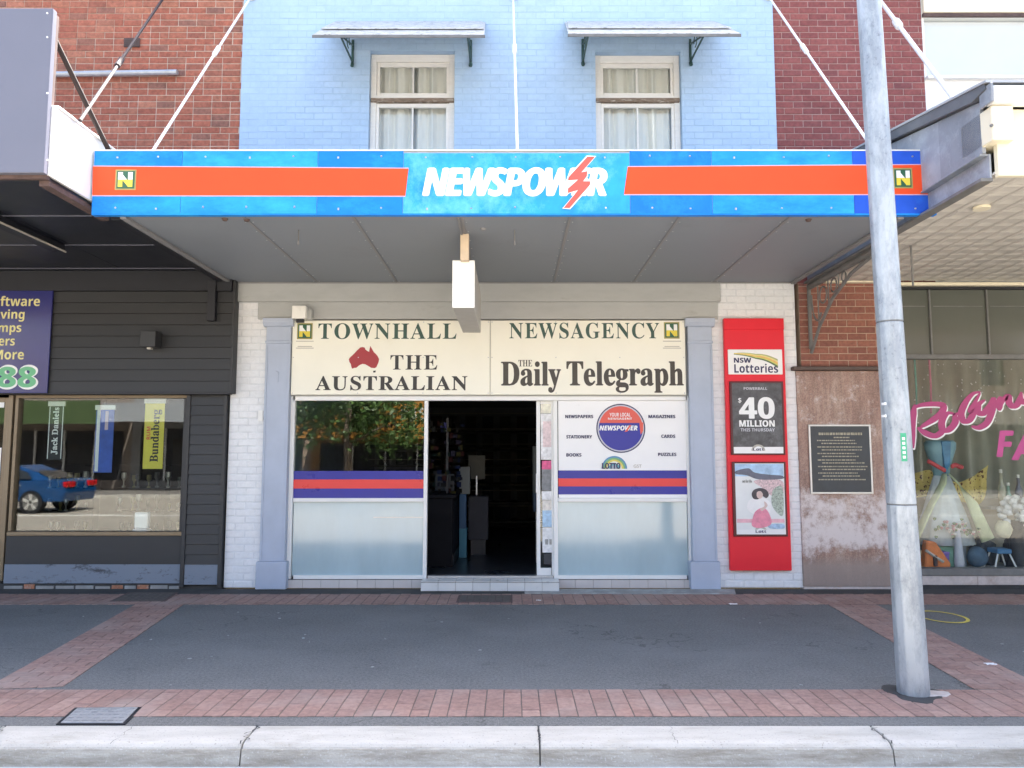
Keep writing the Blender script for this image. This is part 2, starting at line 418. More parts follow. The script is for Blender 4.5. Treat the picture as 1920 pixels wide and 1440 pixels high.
M['sign_brown'] = mat('dark brown letters', (.045, .035, .025), .4, .2, 9, 0)
M['map_red'] = mat('brick red print', (.36, .028, .035), .4, .04, 6, 0)
M['faint'] = mat('faint grey print', (.45, .43, .38), .5, .1, 8, 0)
M['panel_white'] = mat('white vinyl', (.86, .86, .86), .3, .015, 3, 0)
M['navy'] = mat('navy blue vinyl', (.012, .018, .30), .3, .08, 3, 0)
M['vred'] = mat('red vinyl', (.78, .045, .045), .3, .05, 3, 0)
M['print_navy'] = mat('navy print', (.03, .03, .10), .5, .1, 8, 0)
M['lot_red'] = mat('red enamel', (.76, .022, .04), .35, .04, 2, .03, 30, spec=.3)
M['frame_dark'] = mat('dark red poster frame', (.08, .006, .01), .35, .1, 6, 0)
M['poster_grey'] = mat('charcoal poster', (.075, .078, .085), .35, .5, 9, 0, dirt=(.13, .135, .15), dscale=7)
M['tile'] = mat('pale ceramic tile', (.60, .56, .54), .3, .05, 4, .02, 20, rand=.05)
M['tile2'] = mat('white ceramic tile', (.68, .68, .66), .3, .05, 4, .02, 20, rand=.05)
M['grout'] = mat('grey grout', (.22, .21, .2), .9, .1, 9)
M['conc'] = mat('patched concrete', (.30, .30, .29), .9, .2, 4, .5, 90, dirt=(.45, .47, .47), dscale=4)
M['dark_conc'] = mat('blackish concrete', (.05, .05, .05), .9, .3, 4, .5, 90)
def bloom_stone(name):
    m, nt, P, N, L = node_mat(name)
    geo = N('ShaderNodeNewGeometry')
    def nz(sc, det, st=(1, 1, 1), ro=.6):
        mp = N('ShaderNodeMapping'); mp.inputs['Scale'].default_value = st; L(geo.outputs['Position'], mp.inputs[0])
        n = N('ShaderNodeTexNoise'); n.inputs['Scale'].default_value = sc; n.inputs['Detail'].default_value = det; n.inputs['Roughness'].default_value = ro
        L(mp.outputs[0], n.inputs['Vector']); return n.outputs[0]
    def rm(x, stops): r = ramp(N, stops); L(x, r.inputs[0]); return r.outputs[0]
    g3 = lambda v: (v, v, v)
    out = rm(nz(5, 10, (1, 1, .35), .75), [(.30, (.20, .105, .085)), (.50, (.30, .19, .15)), (.70, (.44, .33, .27))])
    out = mix(N, L, 1.0, out, rm(nz(75, 3), [(.35, g3(.78)), (.65, g3(1.25))]), 'MULTIPLY')
    out = mix(N, L, 1.0, out, rm(nz(26, 2, (1, 1, .05)), [(.35, g3(.88)), (.65, g3(1.12))]), 'MULTIPLY')
    sp = N('ShaderNodeSeparateXYZ'); L(geo.outputs['Position'], sp.inputs[0])
    zz = N('ShaderNodeMapRange'); zz.inputs[1].default_value = 0; zz.inputs[2].default_value = 2.8; L(sp.outputs['Z'], zz.inputs[0])
    band = rm(zz.outputs[0], [(.11, g3(0)), (.20, g3(1)), (.36, g3(.9)), (.46, g3(.25)), (1, g3(.12))])
    ad = N('ShaderNodeMath'); ad.operation = 'MULTIPLY_ADD'; ad.inputs[1].default_value = .22
    L(band, ad.inputs[0]); L(nz(4.2, 12, (1, 1, .9), .78), ad.inputs[2])
    out = mix(N, L, rm(ad.outputs[0], [(.58, g3(0)), (.74, g3(.95))]), out, (.66, .60, .59))
    foot = rm(zz.outputs[0], [(.10, g3(.8)), (.15, g3(0))])
    out = mix(N, L, foot, out, (.30, .25, .225))
    L(out, P.inputs['Base Color']); P.inputs['Roughness'].default_value = .42
    b = N('ShaderNodeBump'); b.inputs['Strength'].default_value = .15; b.inputs['Distance'].default_value = .004
    L(nz(110, 3), b.inputs['Height']); L(b.outputs[0], P.inputs['Normal'])
    return m
M['granite'] = bloom_stone('red granite with lime bloom')
M['granite_low'] = mat('grey stained stone', (.26, .215, .20), .7, .25, 18, .3, 120, dirt=(.38, .34, .31), dscale=3)
M['pale_stone'] = mat('pale pink stone', (.52, .46, .43), .6, .15, 14, .3, 100, dirt=(.40, .30, .25), dscale=3)
M['ledge'] = mat('dark brown ledge', (.09, .06, .05), .6, .2, 10, .2)
M['silver'] = mat('silver frame', (.62, .62, .60), .35, .08, 12, 0, metal=.5)
M['plaque'] = mat('dark bronze plate', (.032, .04, .048), .4, .2, 6, .1, 60)
M['plaque_text'] = mat('worn raised lettering', (.33, .31, .23), .5, .3, 30, 0)
M['cream_wall'] = mat('cream painted render', (.80, .74, .56), .6, .03, 1.5, .1, 40)
M['white_wall'] = mat('white painted render', (.82, .82, .80), .6, .03, 1.5, .1, 40)
M['press_tin'] = mat('cream pressed metal', (.60, .57, .51), .5, .05, 2, .05, 50, rand=.035)
M['lead'] = mat('weathered blue grey sheet', (.25, .275, .31), .55, .2, 3.5, .2, 40, dirt=(.36, .40, .45), dscale=2.4, dth=(.5, .65), rand=.16)
M['galv'] = mat('galvanised pole', (.28, .315, .35), .42, .14, 9, .2, 45, metal=.3, dirt=(.44, .48, .51), dscale=4, dth=(.44, .58), stretch=(1, 1, .35), speck=(.20, .225, .25), spscale=38, spth=(.60, .72))
M['grey_green'] = mat('grey green transom film', (.10, .11, .092), .12, .05, 2, .02, 30)
M['pole_green'] = mat('green sticker', (.05, .36, .20), .4, .1, 9, 0)
M['lightbox'] = mat('white acrylic', (.86, .85, .80), .3, .02, 3, 0)
M['lightbox_side'] = mat('grey aged casing', (.50, .48, .44), .5, .08, 5, .05)
M['tan_timber'] = mat('tan painted timber', (.66, .53, .38), .6, .08, 8, .1)
M['cast_iron'] = mat('cast iron cover', (.33, .34, .35), .5, .2, 20, .3, 120, metal=.3)
M['pink'] = mat('magenta window paint', (.42, .05, .18), .5, .06, 10, 0)
M['pink2'] = mat('bright pink window paint', (.52, .07, .26), .5, .06, 10, 0)
M['yellow_mark'] = mat('yellow spray paint', (.70, .58, .12), .7, .2, 20, 0)

# ------------------------------------------------------------------ ground
bx('road', M['road'], None, -60, 60, -11.4, 3.95, -.5, -.130, kind='structure')
bx('footpath', M['asphalt'], None, -60, 60, 4.72, 9.30, -.4, 0, kind='structure')
gut = bx('gutter', M['gutter'], None, -60, 60, 3.95, 4.45, -.4, -.125, kind='structure')
kb = thing('kerb', None, None, (0, 4.6, -.12)); kb['kind'] = 'structure'
cuts = [-60, -12, -9.6, -7.2, -5.1, -3.08, -1.55, .16, 2.18, 4.1, 6.5, 9, 12, 60]
for a, b in zip(cuts, cuts[1:]):
    ks = G().px([(4.718, -.3), (4.718, .0), (4.50, -.003), (4.47, -.012), (4.452, -.032), (4.452, -.3)], a + .004, b - .004).build('kerb_stone', M['kerb'], kb, .005)
    G().px([(4.4515, -.034), (4.445, -.036), (4.425, -.14), (4.4515, -.14)], a + .004, b - .004).build('kerb_face', M['kerb_face'], ks)
for (x, sp_) in ((-3.08, .05), (-1.55, .035), (.16, .008), (2.18, .03), (-2.3, .02), (.95, .015)):      # jagged chips along the joints
    rr_ = random.Random(int(x * 100)); L_, Q_ = [], []
    for k in range(13):
        y = 4.70 - .25 * k / 12; dx = rr_.uniform(-sp_, sp_) * (1 if 0 < k < 12 else .3); w = rr_.uniform(.0015, .005) * (1 if abs(x) != .95 and x != -2.3 else .35)
        L_.append((x + dx - w, y)); Q_.append((x + dx + w, y))
    g = G()
    for k in range(12): g.poly([(L_[k][0], L_[k][1], .0035), (Q_[k][0], Q_[k][1], .0035), (Q_[k + 1][0], Q_[k + 1][1], .0035 if k < 11 else -.006), (L_[k + 1][0], L_[k + 1][1], .0035 if k < 11 else -.006)])
    g.build('crack', M['dark_conc'], kb, norm=False)

BRICKS = {}


def brick_mesh(key, w, d, h, m, bev=.004):
    k = (key, round(w, 3), round(d, 3), round(h, 3))
    if k not in BRICKS:
        me = G().box(-w / 2, w / 2, -d / 2, d / 2, -h / 2, h / 2).mesh('brick', bev, (0, 0, 0)); me.materials.append(m); BRICKS[k] = me
    return BRICKS[k]


def paver_strip(name, origin, ang, length, width, lengthwise, shear=0.0):
    """bricks on the flat; local a runs along the strip from origin, b across it"""
    ca, sa = math.cos(ang), math.sin(ang)

    def P(a, b): return origin[0] + a * ca - b * sa, origin[1] + a * sa + b * ca
    root = G().pz([P(0, 0), P(length, 0), P(length, width), P(0, width)], -.06, .0035).build(name, M['paver_joint'], None, kind='structure')
    L_, W_, J = .226, .112, .006
    n = 0
    i = 0
    a = 0.0
    while a < length - .02:                    # columns across the strip
        b = -.118 * (i % 2)
        while b < width - .01:
            b0, b1 = max(b, 0), min(b + L_, width)
            if b1 - b0 > .03:
                w = min(W_, length - a)
                if w > .03:
                    x, y = P(a + w / 2, (b0 + b1) / 2)
                    me = brick_mesh('pav', w, b1 - b0, .05, M['paver'], .003)
                    u = 960 + x / y * F
                    o = bpy.data.objects.new('brick', me); COL.objects.link(o)
                    o.parent = root
                    o.location = Vector((x, y, -.018 + random.uniform(-.0012, .0012))) - WORLD[root.name]
                    o.rotation_euler = (random.uniform(-.004, .004), random.uniform(-.004, .004), ang + random.uniform(-.008, .008))
                    n += 1
            b += L_ + J
        a += W_ + J; i += 1
    return root


paver_strip('brick_paving', (-4.3, 4.865, 0), 0, 8.6, .53, True)
tag(bpy.data.objects['brick_paving'], 'red brick paving band along the kerb')
paver_strip('brick_paving', (-7.2, 8.36, 0), 0, 14.4, .60, True)
# cross bands, slightly splayed
def cross(x_far, y_far, x_near, y_near, w):
    ang = math.atan2(y_near - y_far, x_near - x_far)
    return paver_strip('brick_paving', (x_far, y_far), ang, math.hypot(x_near - x_far, y_near - y_far), w, True)
cross(-4.12, 8.355, -3.70, 5.40, .52)
cross(3.46, 8.355, 3.24, 5.40, .52)
bx('wall_edge_paving', M['dark_conc'], None, -12, 12, 8.965, 9.29, -.05, .006, kind='structure')  # strip of darker concrete along the foot of the shopfronts
# concrete apron by the door
x0, y0 = GP(985, 1112); x1, y1 = GP(1360, 1118)
G().pz([(.15, 8.97), (2.62, 8.93), (2.70, 9.24), (.15, 9.24)], -.02, .016).build('concrete_apron', M['conc'], None, .004, kind='structure')

# utility covers
def ucover(name, us, label, m, frame):
    pts = [GP(u, v) for u, v in us]
    cx, cy = sum(p[0] for p in pts) / 4, sum(p[1] for p in pts) / 4
    t = thing(name, label, 'access cover', (cx, cy, 0))
    sc = lambda k: [(cx + (p[0] - cx) * k, cy + (p[1] - cy) * k) for p in pts]
    G().pz(sc(1.0), -.02, .0085).build('frame', frame, t)
    G().pz(sc(.90), -.01, .0125).build('lid', m, t, .002)
    g = G(); q = sc(.86)
    for i in range(7):
        for j in range(5):
            a, b = (i + .5) / 7, (j + .5) / 5
            p = [q[0][k] * (1 - a) * (1 - b) + q[1][k] * a * (1 - b) + q[2][k] * a * b + q[3][k] * (1 - a) * b for k in (0, 1)]
            g.box(p[0] - .018, p[0] + .018, p[1] - .006, p[1] + .006, .011, .0155)
    g.build('tread_pattern', m, t, kind='stuff')
    return t
ucover('access_cover', [(105, 1360), (235, 1360), (266, 1328), (140, 1329)], 'pale metal access cover with dark rim beside the kerb', M['cast_iron'], M['black'])
ucover('access_cover', [(205, 1129), (310, 1129), (335, 1112), (240, 1112)], 'brown access cover in the brick band by the charcoal shop', M['paver_joint'], M['rust'])
# floor grate by the door
gx0, gy0 = GP(855, 1131); gx1, gy1 = GP(985, 1117)
t = thing('floor_grate', 'rusty brown drain grate set into brick band before doorway', 'grate', ((gx0 + gx1) / 2, (gy0 + gy1) / 2, 0))
bx('frame', M['rust'], t, gx0, gx1 - .15, gy0, gy1, -.03, .0085)
for i in range(7):
    a = gx0 + .03 + i * (gx1 - gx0 - .2) / 7
    bx('bar', M['paver_joint'], t, a, a + .075, gy0 + .03, gy1 - .03, 0, .012, .002)
# yellow sprayed ring
g = G(); cx, cy = GP(1765, 1157)
for k in range(40):
    a, b = k * math.tau / 40, (k + 1) * math.tau / 40
    r0, r1 = .20, .232
    g.poly([(cx + r0 * math.cos(a), cy + r0 * 1.25 * math.sin(a), .005), (cx + r1 * math.cos(a), cy + r1 * 1.25 * math.sin(a), .005), (cx + r1 * math.cos(b), cy + r1 * 1.25 * math.sin(b), .005), (cx + r0 * math.cos(b), cy + r0 * 1.25 * math.sin(b), .005)])
g.build('painted_ring', M['yellow_mark'], None, label='yellow sprayed ring on asphalt behind the steel pole', cat='road marking')
# litter and gum
for i, (u, v, s, lab) in enumerate([(1857, 1247, .045, 'white scrap of paper on asphalt near right edge'), (1375, 1134, .05, 'pale crumpled scrap on brick band near the red panel'),
                                    (1010, 1127, .03, 'small pale scrap on brick band right of doorway')]):
    x, y = GP(u, v); g = G(); n0 = len(g.v)
    for a in range(5):
        for b in range(4):
            g.v.append((x + (a - 2) * s * .45, y + (b - 1.5) * s * .4, .008 + .012 * abs(noise.noise(Vector((a * 1.3 + i, b * 1.7, i))))))
    for a in range(4):
        for b in range(3): g.f.append((n0 + a * 4 + b, n0 + a * 4 + b + 1, n0 + (a + 1) * 4 + b + 1, n0 + (a + 1) * 4 + b))
    g.build('paper_scrap', M['white_print'], None, label=lab, cat='litter', group='litter on the footpath')
g = G()
for i in range(34):
    x, y = random.uniform(-4.5, 4.5), random.uniform(5.4, 8.9); r = random.uniform(.006, .016)
    g.pz([(x + r * math.cos(k) * random.uniform(.7, 1.2), y + r * math.sin(k) * random.uniform(.7, 1.2)) for k in (0, .9, 1.8, 2.7, 3.6, 4.5, 5.4)], .001, .0062 if not (5.39 > y) else .009)
g.build('gum_spots', M['conc'], None, kind='stuff', label='flattened pale gum spots and grit on the footpath')


# ------------------------------------------------------------------ brick walls
def cells(x0, x1, z0, z1, ops):
    xs = sorted({x0, x1, *[min(max(o[i], x0), x1) for o in ops for i in (0, 1)]})
    zs = sorted({z0, z1, *[min(max(o[i], z0), z1) for o in ops for i in (2, 3)]})
    for a, b in zip(xs, xs[1:]):
        for c, d in zip(zs, zs[1:]):
            mx_, mz_ = (a + b) / 2, (c + d) / 2
            if not any(o[0] < mx_ < o[1] and o[2] < mz_ < o[3] for o in ops): yield a, b, c, d


def inframe(x, y, z):
    d = y * CP + (z - CAMH) * SP
    u = 960 + F * x / d; v = 720 - F * (-y * SP + (z - CAMH) * CP) / d
    return -30 < u < 1950 and -20 < v < 1440


def brick_wall(parent, x0, x1, z0, z1, Y, m, mi, joint, ops=(), keep=290, proud=.008, jit=.0015, lo=None, bl=.23, bh=.076, jt=.010, thick=.25, vis=None, bev=.004, head=0.0):
    g = G()
    for a, b, c, d in cells(x0, x1, z0, z1, ops): g.box(a, b, Y + proud, Y + thick, c, d)
    wall = g.build('brick_wall', joint, parent)
    bs = []
    row = 0; z = z0 + .004
    while z + .02 < z1:
        h = min(bh, z1 - z - .002)
        x = x0 - (0 if row % 2 else .12) - .0
        while x < x1:
            w = .11 if random.random() < head else bl
            a, b = max(x, x0 + .002), min(x + w, x1 - .002)
            pieces = [(a, b)]
            for o in ops:
                if z + h > o[2] + .01 and z < o[3] - .01:
                    nx = []
                    for p, q in pieces:
                        if q <= o[0] or p >= o[1]: nx.append((p, q)); continue
                        if p < o[0]: nx.append((p, o[0] - .001))
                        if q > o[1]: nx.append((o[1] + .001, q))
                    pieces = nx
            for p, q in pieces:
                if q - p > .025: bs.append(((p + q) / 2, z + h / 2, round((q - p) * 100) / 100 if q - p < w - .001 else w, h))
            x += w + jt
        z += bh + jt; row += 1
    def key(b):
        ok = inframe(b[0], Y, b[1]) and (vis is None or vis(b[0], b[1]))
        return (0 if ok else 1, b[0] ** 2 + Y ** 2 + (b[1] - CAMH) ** 2)
    bs.sort(key=key)
    g = G()
    for i, (x, z, w, h) in enumerate(bs):
        dy = random.uniform(-jit, jit)
        if i < keep and key((x, z, w, h))[0] == 0:
            o = bpy.data.objects.new('brick', brick_mesh(m.name, w, .05, h, m, bev)); COL.objects.link(o); o.parent = wall
            o.location = Vector((x, Y + .025 + dy, z)) - WORLD[wall.name]
            o.rotation_euler = (random.uniform(-.006, .006), random.uniform(-.004, .004), random.uniform(-.004, .004))
        else:
            g.box(x - w / 2, x + w / 2, Y + dy, Y + .05, z - h / 2, z + h / 2)
    if g.v: g.build('brick_field', mi, wall, kind='stuff')
    return wall


def shell(t, x0, x1, m, ztop=9.0, zf=3.72, yb=16.0):
    """roof, back and side walls and first floor so that no sun leaks into the rooms"""
    bx('roof', M['roof'], t, x0, x1, YW + .2, yb, ztop - .35, ztop - .2)
    bx('rear_wall', m, t, x0, x1, yb, yb + .2, 0, ztop)
    bx('side_wall', m, t, x0, x0 + .08, YW + .2, yb - .003, .12, ztop - .36)
    bx('side_wall', m, t, x1 - .08, x1, YW + .2, yb - .003, .12, ztop - .36)
    bx('upper_floor', M['dark_room'], t, x0 + .083, x1 - .083, YW + .2, yb - .003, zf + .02, zf + .25)


# pixel anchors
XL, XR = -3.52, 3.42                         # edges of the blue building
HT = 9.0

# ================================================================== newsagency building
nb = thing('shop_building', 'pale blue painted brick shop building with two upstairs windows', 'building', (0, YW, 0))
shell(nb, XL, XR, M['blue_joint'])
wins = []
for (u0, v0, u1) in ((692, 95, 852), (1117, 97, 1278)):
    x0, x1, _, z1 = RC(u0, v0, u1, 280, YW)
    z1 = UV((u0 + u1) / 2, v0, YW)[1]
    wins.append((x0, x1, 4.95, z1))
blue = brick_wall(nb, XL, XR, 3.80, HT, YW, M['blue_paint'], M['blue_paint_i'], M['blue_joint'], ops=wins, keep=295, proud=.0022, jit=.0016, vis=lambda x, z: z > 5.35, bev=.005)
for wi, (x0, x1, z0, z1) in enumerate(wins):
    w = thing('window', None, None, ((x0 + x1) / 2, YW + .1, z0)); w.parent = nb; w.location = WORLD[w.name] - WORLD[nb.name]
    Y = YW + .085
    zt = UV(772, 172, Y)[1]; zm = UV(772, 190, Y)[1]
    wd = .075
    bx('jamb', M['white_timber'], w, x0 + .002, x0 + wd, Y, Y + .12, z0 + .01, z1 - .003, .004)
    bx('jamb', M['white_timber'], w, x1 - wd, x1 - .002, Y, Y + .12, z0 + .01, z1 - .003, .004)
    bx('head', M['white_timber'], w, x0 + wd + .001, x1 - wd - .001, Y + .002, Y + .12, z1 - .10, z1 - .004, .004)
    bx('transom_rail', M['rotten'], w, x0 + .01, x1 - .01, Y - .03, Y + .09, zm - .02, zm + .035, .006)
    bx('meeting_rail', M['white_timber'], w, x0 + wd + .001, x1 - wd - .001, Y - .012, Y + .06, zm + .037, zm + .075, .003)
    # upper and lower sashes
    for (a, b, yy, mull) in ((zm + .085, z1 - .102, Y + .03, wi == 1), (z0 + .02, zm - .022, Y + .012, True)):
        sash = bx('sash', M['white_timber'], w, x0 + wd + .002, x0 + wd + .04, yy, yy + .04, a, b, .003)
        bx('stile', M['white_timber'], sash, x1 - wd - .04, x1 - wd - .002, yy, yy + .04, a, b, .003)
        bx('rail', M['white_timber'], sash, x0 + wd + .041, x1 - wd - .041, yy + .001, yy + .039, b - .055, b - .001, .003)
        bx('rail', M['white_timber'], sash, x0 + wd + .041, x1 - wd - .041, yy + .001, yy + .039, a + .001, a + .045, .003)
        xm = (x0 + x1) / 2
        bx('glazing_bar', M['white_timber'], sash, xm - .011, xm + .011, yy + .003, yy + .035, a + .046, b - .056, .002)
        bx('pane', M['high_glass'], sash, x0 + wd + .04, x1 - wd - .04, yy + .018, yy + .022, a + .04, b - .05)
    # sill rail seen above the sign
    zs = UV(772, 272, Y)[1]
    bx('sill', M['white_timber'], w, x0 - .03, x1 + .03, Y - .06, Y + .1, z0 - .06, z0 + .008, .005)
    # gathered curtain, with an added dark sheet behind it to block light
    g = G(); n = 90
    for half in (0, 1):
        a0 = x0 + .07 + half * ((x1 - x0) / 2 - .07); a1 = a0 + (x1 - x0) / 2 - .07
        base = len(g.v)
        for i in range(n + 1):
            k = i / n; x = a0 + (a1 - a0) * k
            y = Y + .13 + .034 * math.sin(k * 17 + half * 2 + wi) + .014 * math.sin(k * 31 + 1.3 * half + wi * 2)
            g.v += [(x, y, z0), (x + .01 * math.sin(k * 9), y + .01, z1 - .04)]
        g.f += [(base + 2 * i, base + 2 * i + 2, base + 2 * i + 3, base + 2 * i + 1) for i in range(n)]
    g.build('curtain', M['curtain'], w, smooth=True, norm=False)
    bx('backing', M['dark_room'], w, x0 - .1, x1 + .1, Y + .24, Y + .26, z0 - .1, z1 + .1)
    # valance board darkening the curtain top
# window hoods
for hi, (u0, u1, v1, b0, b1) in enumerate(((587, 908, 68, 652, 882), (1066, 1388, 66, 1094, 1305))):
    Yf = 8.42
    xa, zf = UV(u0, v1, Yf)[0], UV(750, v1, Yf)[1]; xb = UV(u1, v1, Yf)[0]
    zt = UV(750, 44, YW)[1] + .02
    t = thing('window_hood', ['white sheet metal hood over the left upstairs window', 'white sheet metal hood over the right upstairs window'][hi], 'window hood', ((xa + xb) / 2, YW, zf), 'hoods over the upstairs windows')
    sh = -.02 if hi == 0 else .0
    G().ext([(xa + .02, YW - .002, zt), (xb - .02, YW - .002, zt), (xb, Yf, zf + .025), (xa, Yf, zf + .025)],
            [(xa + .02, YW - .002, zt - .012), (xb - .02, YW - .002, zt - .012), (xb, Yf, zf + .013), (xa, Yf, zf + .013)]).build('sheet', M['hood'], t)
    yk = Yf + .26; zk = zf + .26 * (zt - zf) / (YW - Yf)
    G().ext([(xa + .05, YW - .001, zt + .012), (xb - .06, YW - .001, zt + .012), (xb - .02, yk, zk + .045), (xa + .02, yk, zk + .045)],
            [(xa + .05, YW - .001, zt + .001), (xb - .06, YW - .001, zt + .001), (xb - .02, yk, zk + .034), (xa + .02, yk, zk + .034)]).build('top_sheet', M['hood'], t)
    bx('front_flashing', M['iron'], t, xa - .01, xb + .01, Yf - .012, Yf - .001, zf - .022, zf + .012, .002)
    for bu in (b0, b1):
        xb_ = UV(bu, 90, 9.0 if abs(bu - 960) > 250 else 9.2)[0]
        br = G().tube([(xb_, YW - .014, zf + .45), (xb_, YW - .014, zf + .12)], .017, 6).build('bracket', M['green_iron'], t)
        G().tube([(xb_, Yf + .16, zf + .11), (xb_, YW - .02, zf + .15)], .013, 6).build('brace', M['green_iron'], br)
        G().tube([(xb_, Yf + .08, zf + .075), (xb_, YW - .02, zf + .38)], .012, 6).build('arm', M['green_iron'], br)
        G().tube([(xb_, 9.02 + .08 * math.cos(k), zf + .28 + .08 * math.sin(k)) for k in [j * .5 for j in range(11)]], .007, 5).build('scroll', M['green_iron'], br)
        G().tube([(xb_, YW - .02, zf + .13), (xb_, YW - .035, zf + .09)], .024, 6).build('finial', M['green_iron'], br)

# ground floor of the newsagency --------------------------------------------------
fx0, fx1 = UV(540, 900, YW)[0], UV(1299, 900, YW)[0]          # shopfront opening
zdoor0 = .14
zb0 = UV(900, 742, YW)[1]                                     # head of shopfront
wl = brick_wall(nb, XL, UV(497, 850, YW)[0] + .02, .02, 3.80, YW, M['white_paint'], M['white_paint'], M['white_joint'], keep=300, proud=.003, jit=.0022, bev=.006)
wr = brick_wall(nb, UV(1338, 850, YW)[0] - .02, UV(1500, 850, YW)[0], .02, 3.80, YW, M['white_paint'], M['white_paint'], M['white_joint'], keep=300, proud=.003, jit=.0022, bev=.006)
x0, x1 = UV(446, 548, YW)[0], UV(1349, 548, YW)[0]
z0, z1 = UV(900, 567, YW)[1], 3.80
bx('frieze', M['band'], nb, x0, x1, YW - .05, YW + .2, z0, z1 - .003, .006)
za = UV(900, 599, YW)[1]
bx('architrave', M['band'], nb, UV(485, 580, YW)[0], UV(1345, 580, YW)[0], YW - .03, YW + .2, za, z0 - .001, .005)
bx('lintel', M['band'], nb, fx0 - .05, fx1 + .05, YW + .03, YW + .2, zb0 - .02, za - .001)
for (ua, ub) in ((491, 545), (1288, 1341)):
    xa, xb = UV(ua, 850, YW)[0], UV(ub, 850, YW)[0]
    p = bx('pilaster', M['pilaster'], nb, xa + .03, xb - .02, YW - .06, YW + .2, .34, za - .10, .006)
    bx('panel_rib', M['pilaster'], p, xa + .031, xa + .055, YW - .07, YW - .058, .36, za - .33, .003)
    bx('panel_rib', M['pilaster'], p, xb - .045, xb - .021, YW - .07, YW - .058, .36, za - .33, .003)
    bx('collar', M['pilaster'], p, xa + .022, xb - .012, YW - .075, YW + .1, za - .315, za - .28, .006)
    G().px([(YW - .06, za - .10), (YW - .075, za - .09), (YW - .10, za - .05), (YW - .105, za - .002), (YW + .1, za - .002), (YW + .1, za - .10)], xa - .005, xb + .012).build('capital', M['pilaster'], p)
    bx('plinth', M['pilaster'], p, xa - .005, xb + .008, YW - .085, YW + .1, .01, .34, .008)
# dog hook and plate on left pilaster
x, z = UV(517, 705, YW - .065)
bx('wall_plate', M['white_metal'], nb, *UV(512, 0, YW)[:1], UV(520, 0, YW)[0], YW - .075, YW - .06, UV(0, 790, YW)[1], UV(0, 770, YW)[1], .003)
G().tube([(x, YW - .07, z + .06), (x + .03, YW - .075, z + .05), (x + .03, YW - .075, z - .08)], .006, 6).build('conduit', M['pilaster'], nb)

# shopfront frame in white aluminium
Yf = YW + .02
def bar(u0, v0, u1, v1, nm='mullion', d=.08, y=Yf): return pbx(nm, M['white_metal'], nb, u0, v0, u1, v1, y, d, .003)
bar(541, 743, 549, 1086, 'frame_stile'); bar(1289, 743, 1299, 1086, 'frame_stile')
bar(549.5, 743, 1288.5, 751, 'frame_head')
bar(794, 751.5, 801, 1086); bar(1038, 751.5, 1046, 1086)
for a, b in ((549.5, 793.5), (1046.5, 1288.5)):
    bar(a, 934, b, 941, 'transom'); bar(a, 1079, b, 1086, 'sill_rail')
# panes
Yp = YW + .055
pbx('display_pane', M['shop_glass'], nb, 549, 751, 794, 934, Yp, .008)
pl = pbx('frosted_pane', M['frost'], nb, 549, 941, 794, 1079, Yp, .008)
pr = pbx('frosted_pane', M['frost'], nb, 1046, 941, 1289, 1079, Yp, .008)
# window stripes, applied to the glass
for (a, b) in ((549, 794),):
    pbx('blue_stripe', M['navy'], nb, a, 883, b, 934, Yp - .003, .002)
    pbx('red_stripe', M['vred'], nb, a, 899, b, 916, Yp - .005, .0015)
# interior sheet seen through frosted pane top edge
pbx('mid_rail', M['silver'], nb, 700, 969, 794, 971, Yp - .002, .002)
# tiles under the shopfront
zt0, zt1 = .012, UV(600, 1087, YW)[1] - .002
bx('tile_bed', M['grout'], nb, fx0 - .02, fx1 + .01, YW + .018, YW + .2, .01, zt1)
tw = .222
i = 0; x = fx0 - .01
while x < fx1 - .02:
    a, b = x + .002, min(x + tw, fx1) - .002
    bx('tile', M['tile'], nb, a, b, YW + .004, YW + .018, zt0, zt1 - .004, .002); x += tw
# step at door
sx0, sx1 = UV(789, 1095, 9.1)[0], UV(1049, 1095, 9.1)[0]
st = bx('door_step', M['grout'], nb, sx0, sx1, 9.10, YW + .002, .012, .118)
x = sx0
n = 8; tw = (sx1 - sx0) / n
for i in range(n):
    bx('tile', M['tile2'], st, sx0 + i * tw + .002, sx0 + (i + 1) * tw - .002, 9.088, 9.099, .014, .112, .002)
    bx('tile', M['tile2'], st, sx0 + i * tw + .002, sx0 + (i + 1) * tw - .002, 9.088, YW + .0, .119, .128, .002)
# door track and sliding leaf parked at right
pbx('door_track', M['steel'], nb, 801.5, 1080, 1037.5, 1085, YW + .03, .1)
dl = pbx('sliding_door', M['shop_glass'], nb, 1012, 757, 1036, 1078, YW + .10, .008)
for a in ((1006, 752, 1013, 1080), (1034, 752, 1038, 1080)):
    pbx('stile', M['white_metal'], dl, *a, YW + .09, .035, .003)
pbx('rail', M['white_metal'], dl, 1013.3, 1065, 1033.7, 1080, YW + .091, .033)
pbx('rail', M['white_metal'], dl, 1013.3, 752, 1033.7, 757, YW + .091, .033)
pbx('door_pull', M['white_metal'], dl, 1005, 888, 1009, 924, YW + .06, .03, .003)
posters = [((1014, 757, 1037, 775), (.78, .74, .60)), ((1014, 776, 1037, 862), (.80, .78, .77)), ((1018, 790, 1034, 838), (.72, .58, .58)), ((1016, 864, 1037, 880), (.66, .10, .25)),
           ((1016, 880, 1037, 920), (.22, .23, .24)), ((1016, 921, 1037, 937), (.8, .8, .8)), ((1017, 938, 1037, 957), (.72, .68, .62)), ((1017, 957, 1037, 988), (.42, .60, .80)), ((1017, 989, 1037, 1036), (.8, .82, .82)),
           ((1020, 1038, 1038, 1058), (.04, .045, .055)), ((1022, 1011, 1028, 1021), (.35, .35, .33)), ((1030, 1011, 1036, 1021), (.35, .35, .33))]
for i, (r, c) in enumerate(posters):
    k = .004 if i in (2, 10, 11) else .002
    pbx('notice', mat('notice %d' % i, c, .5, .25, 22, 0), dl, *r, YW + .098 - k, .0015)

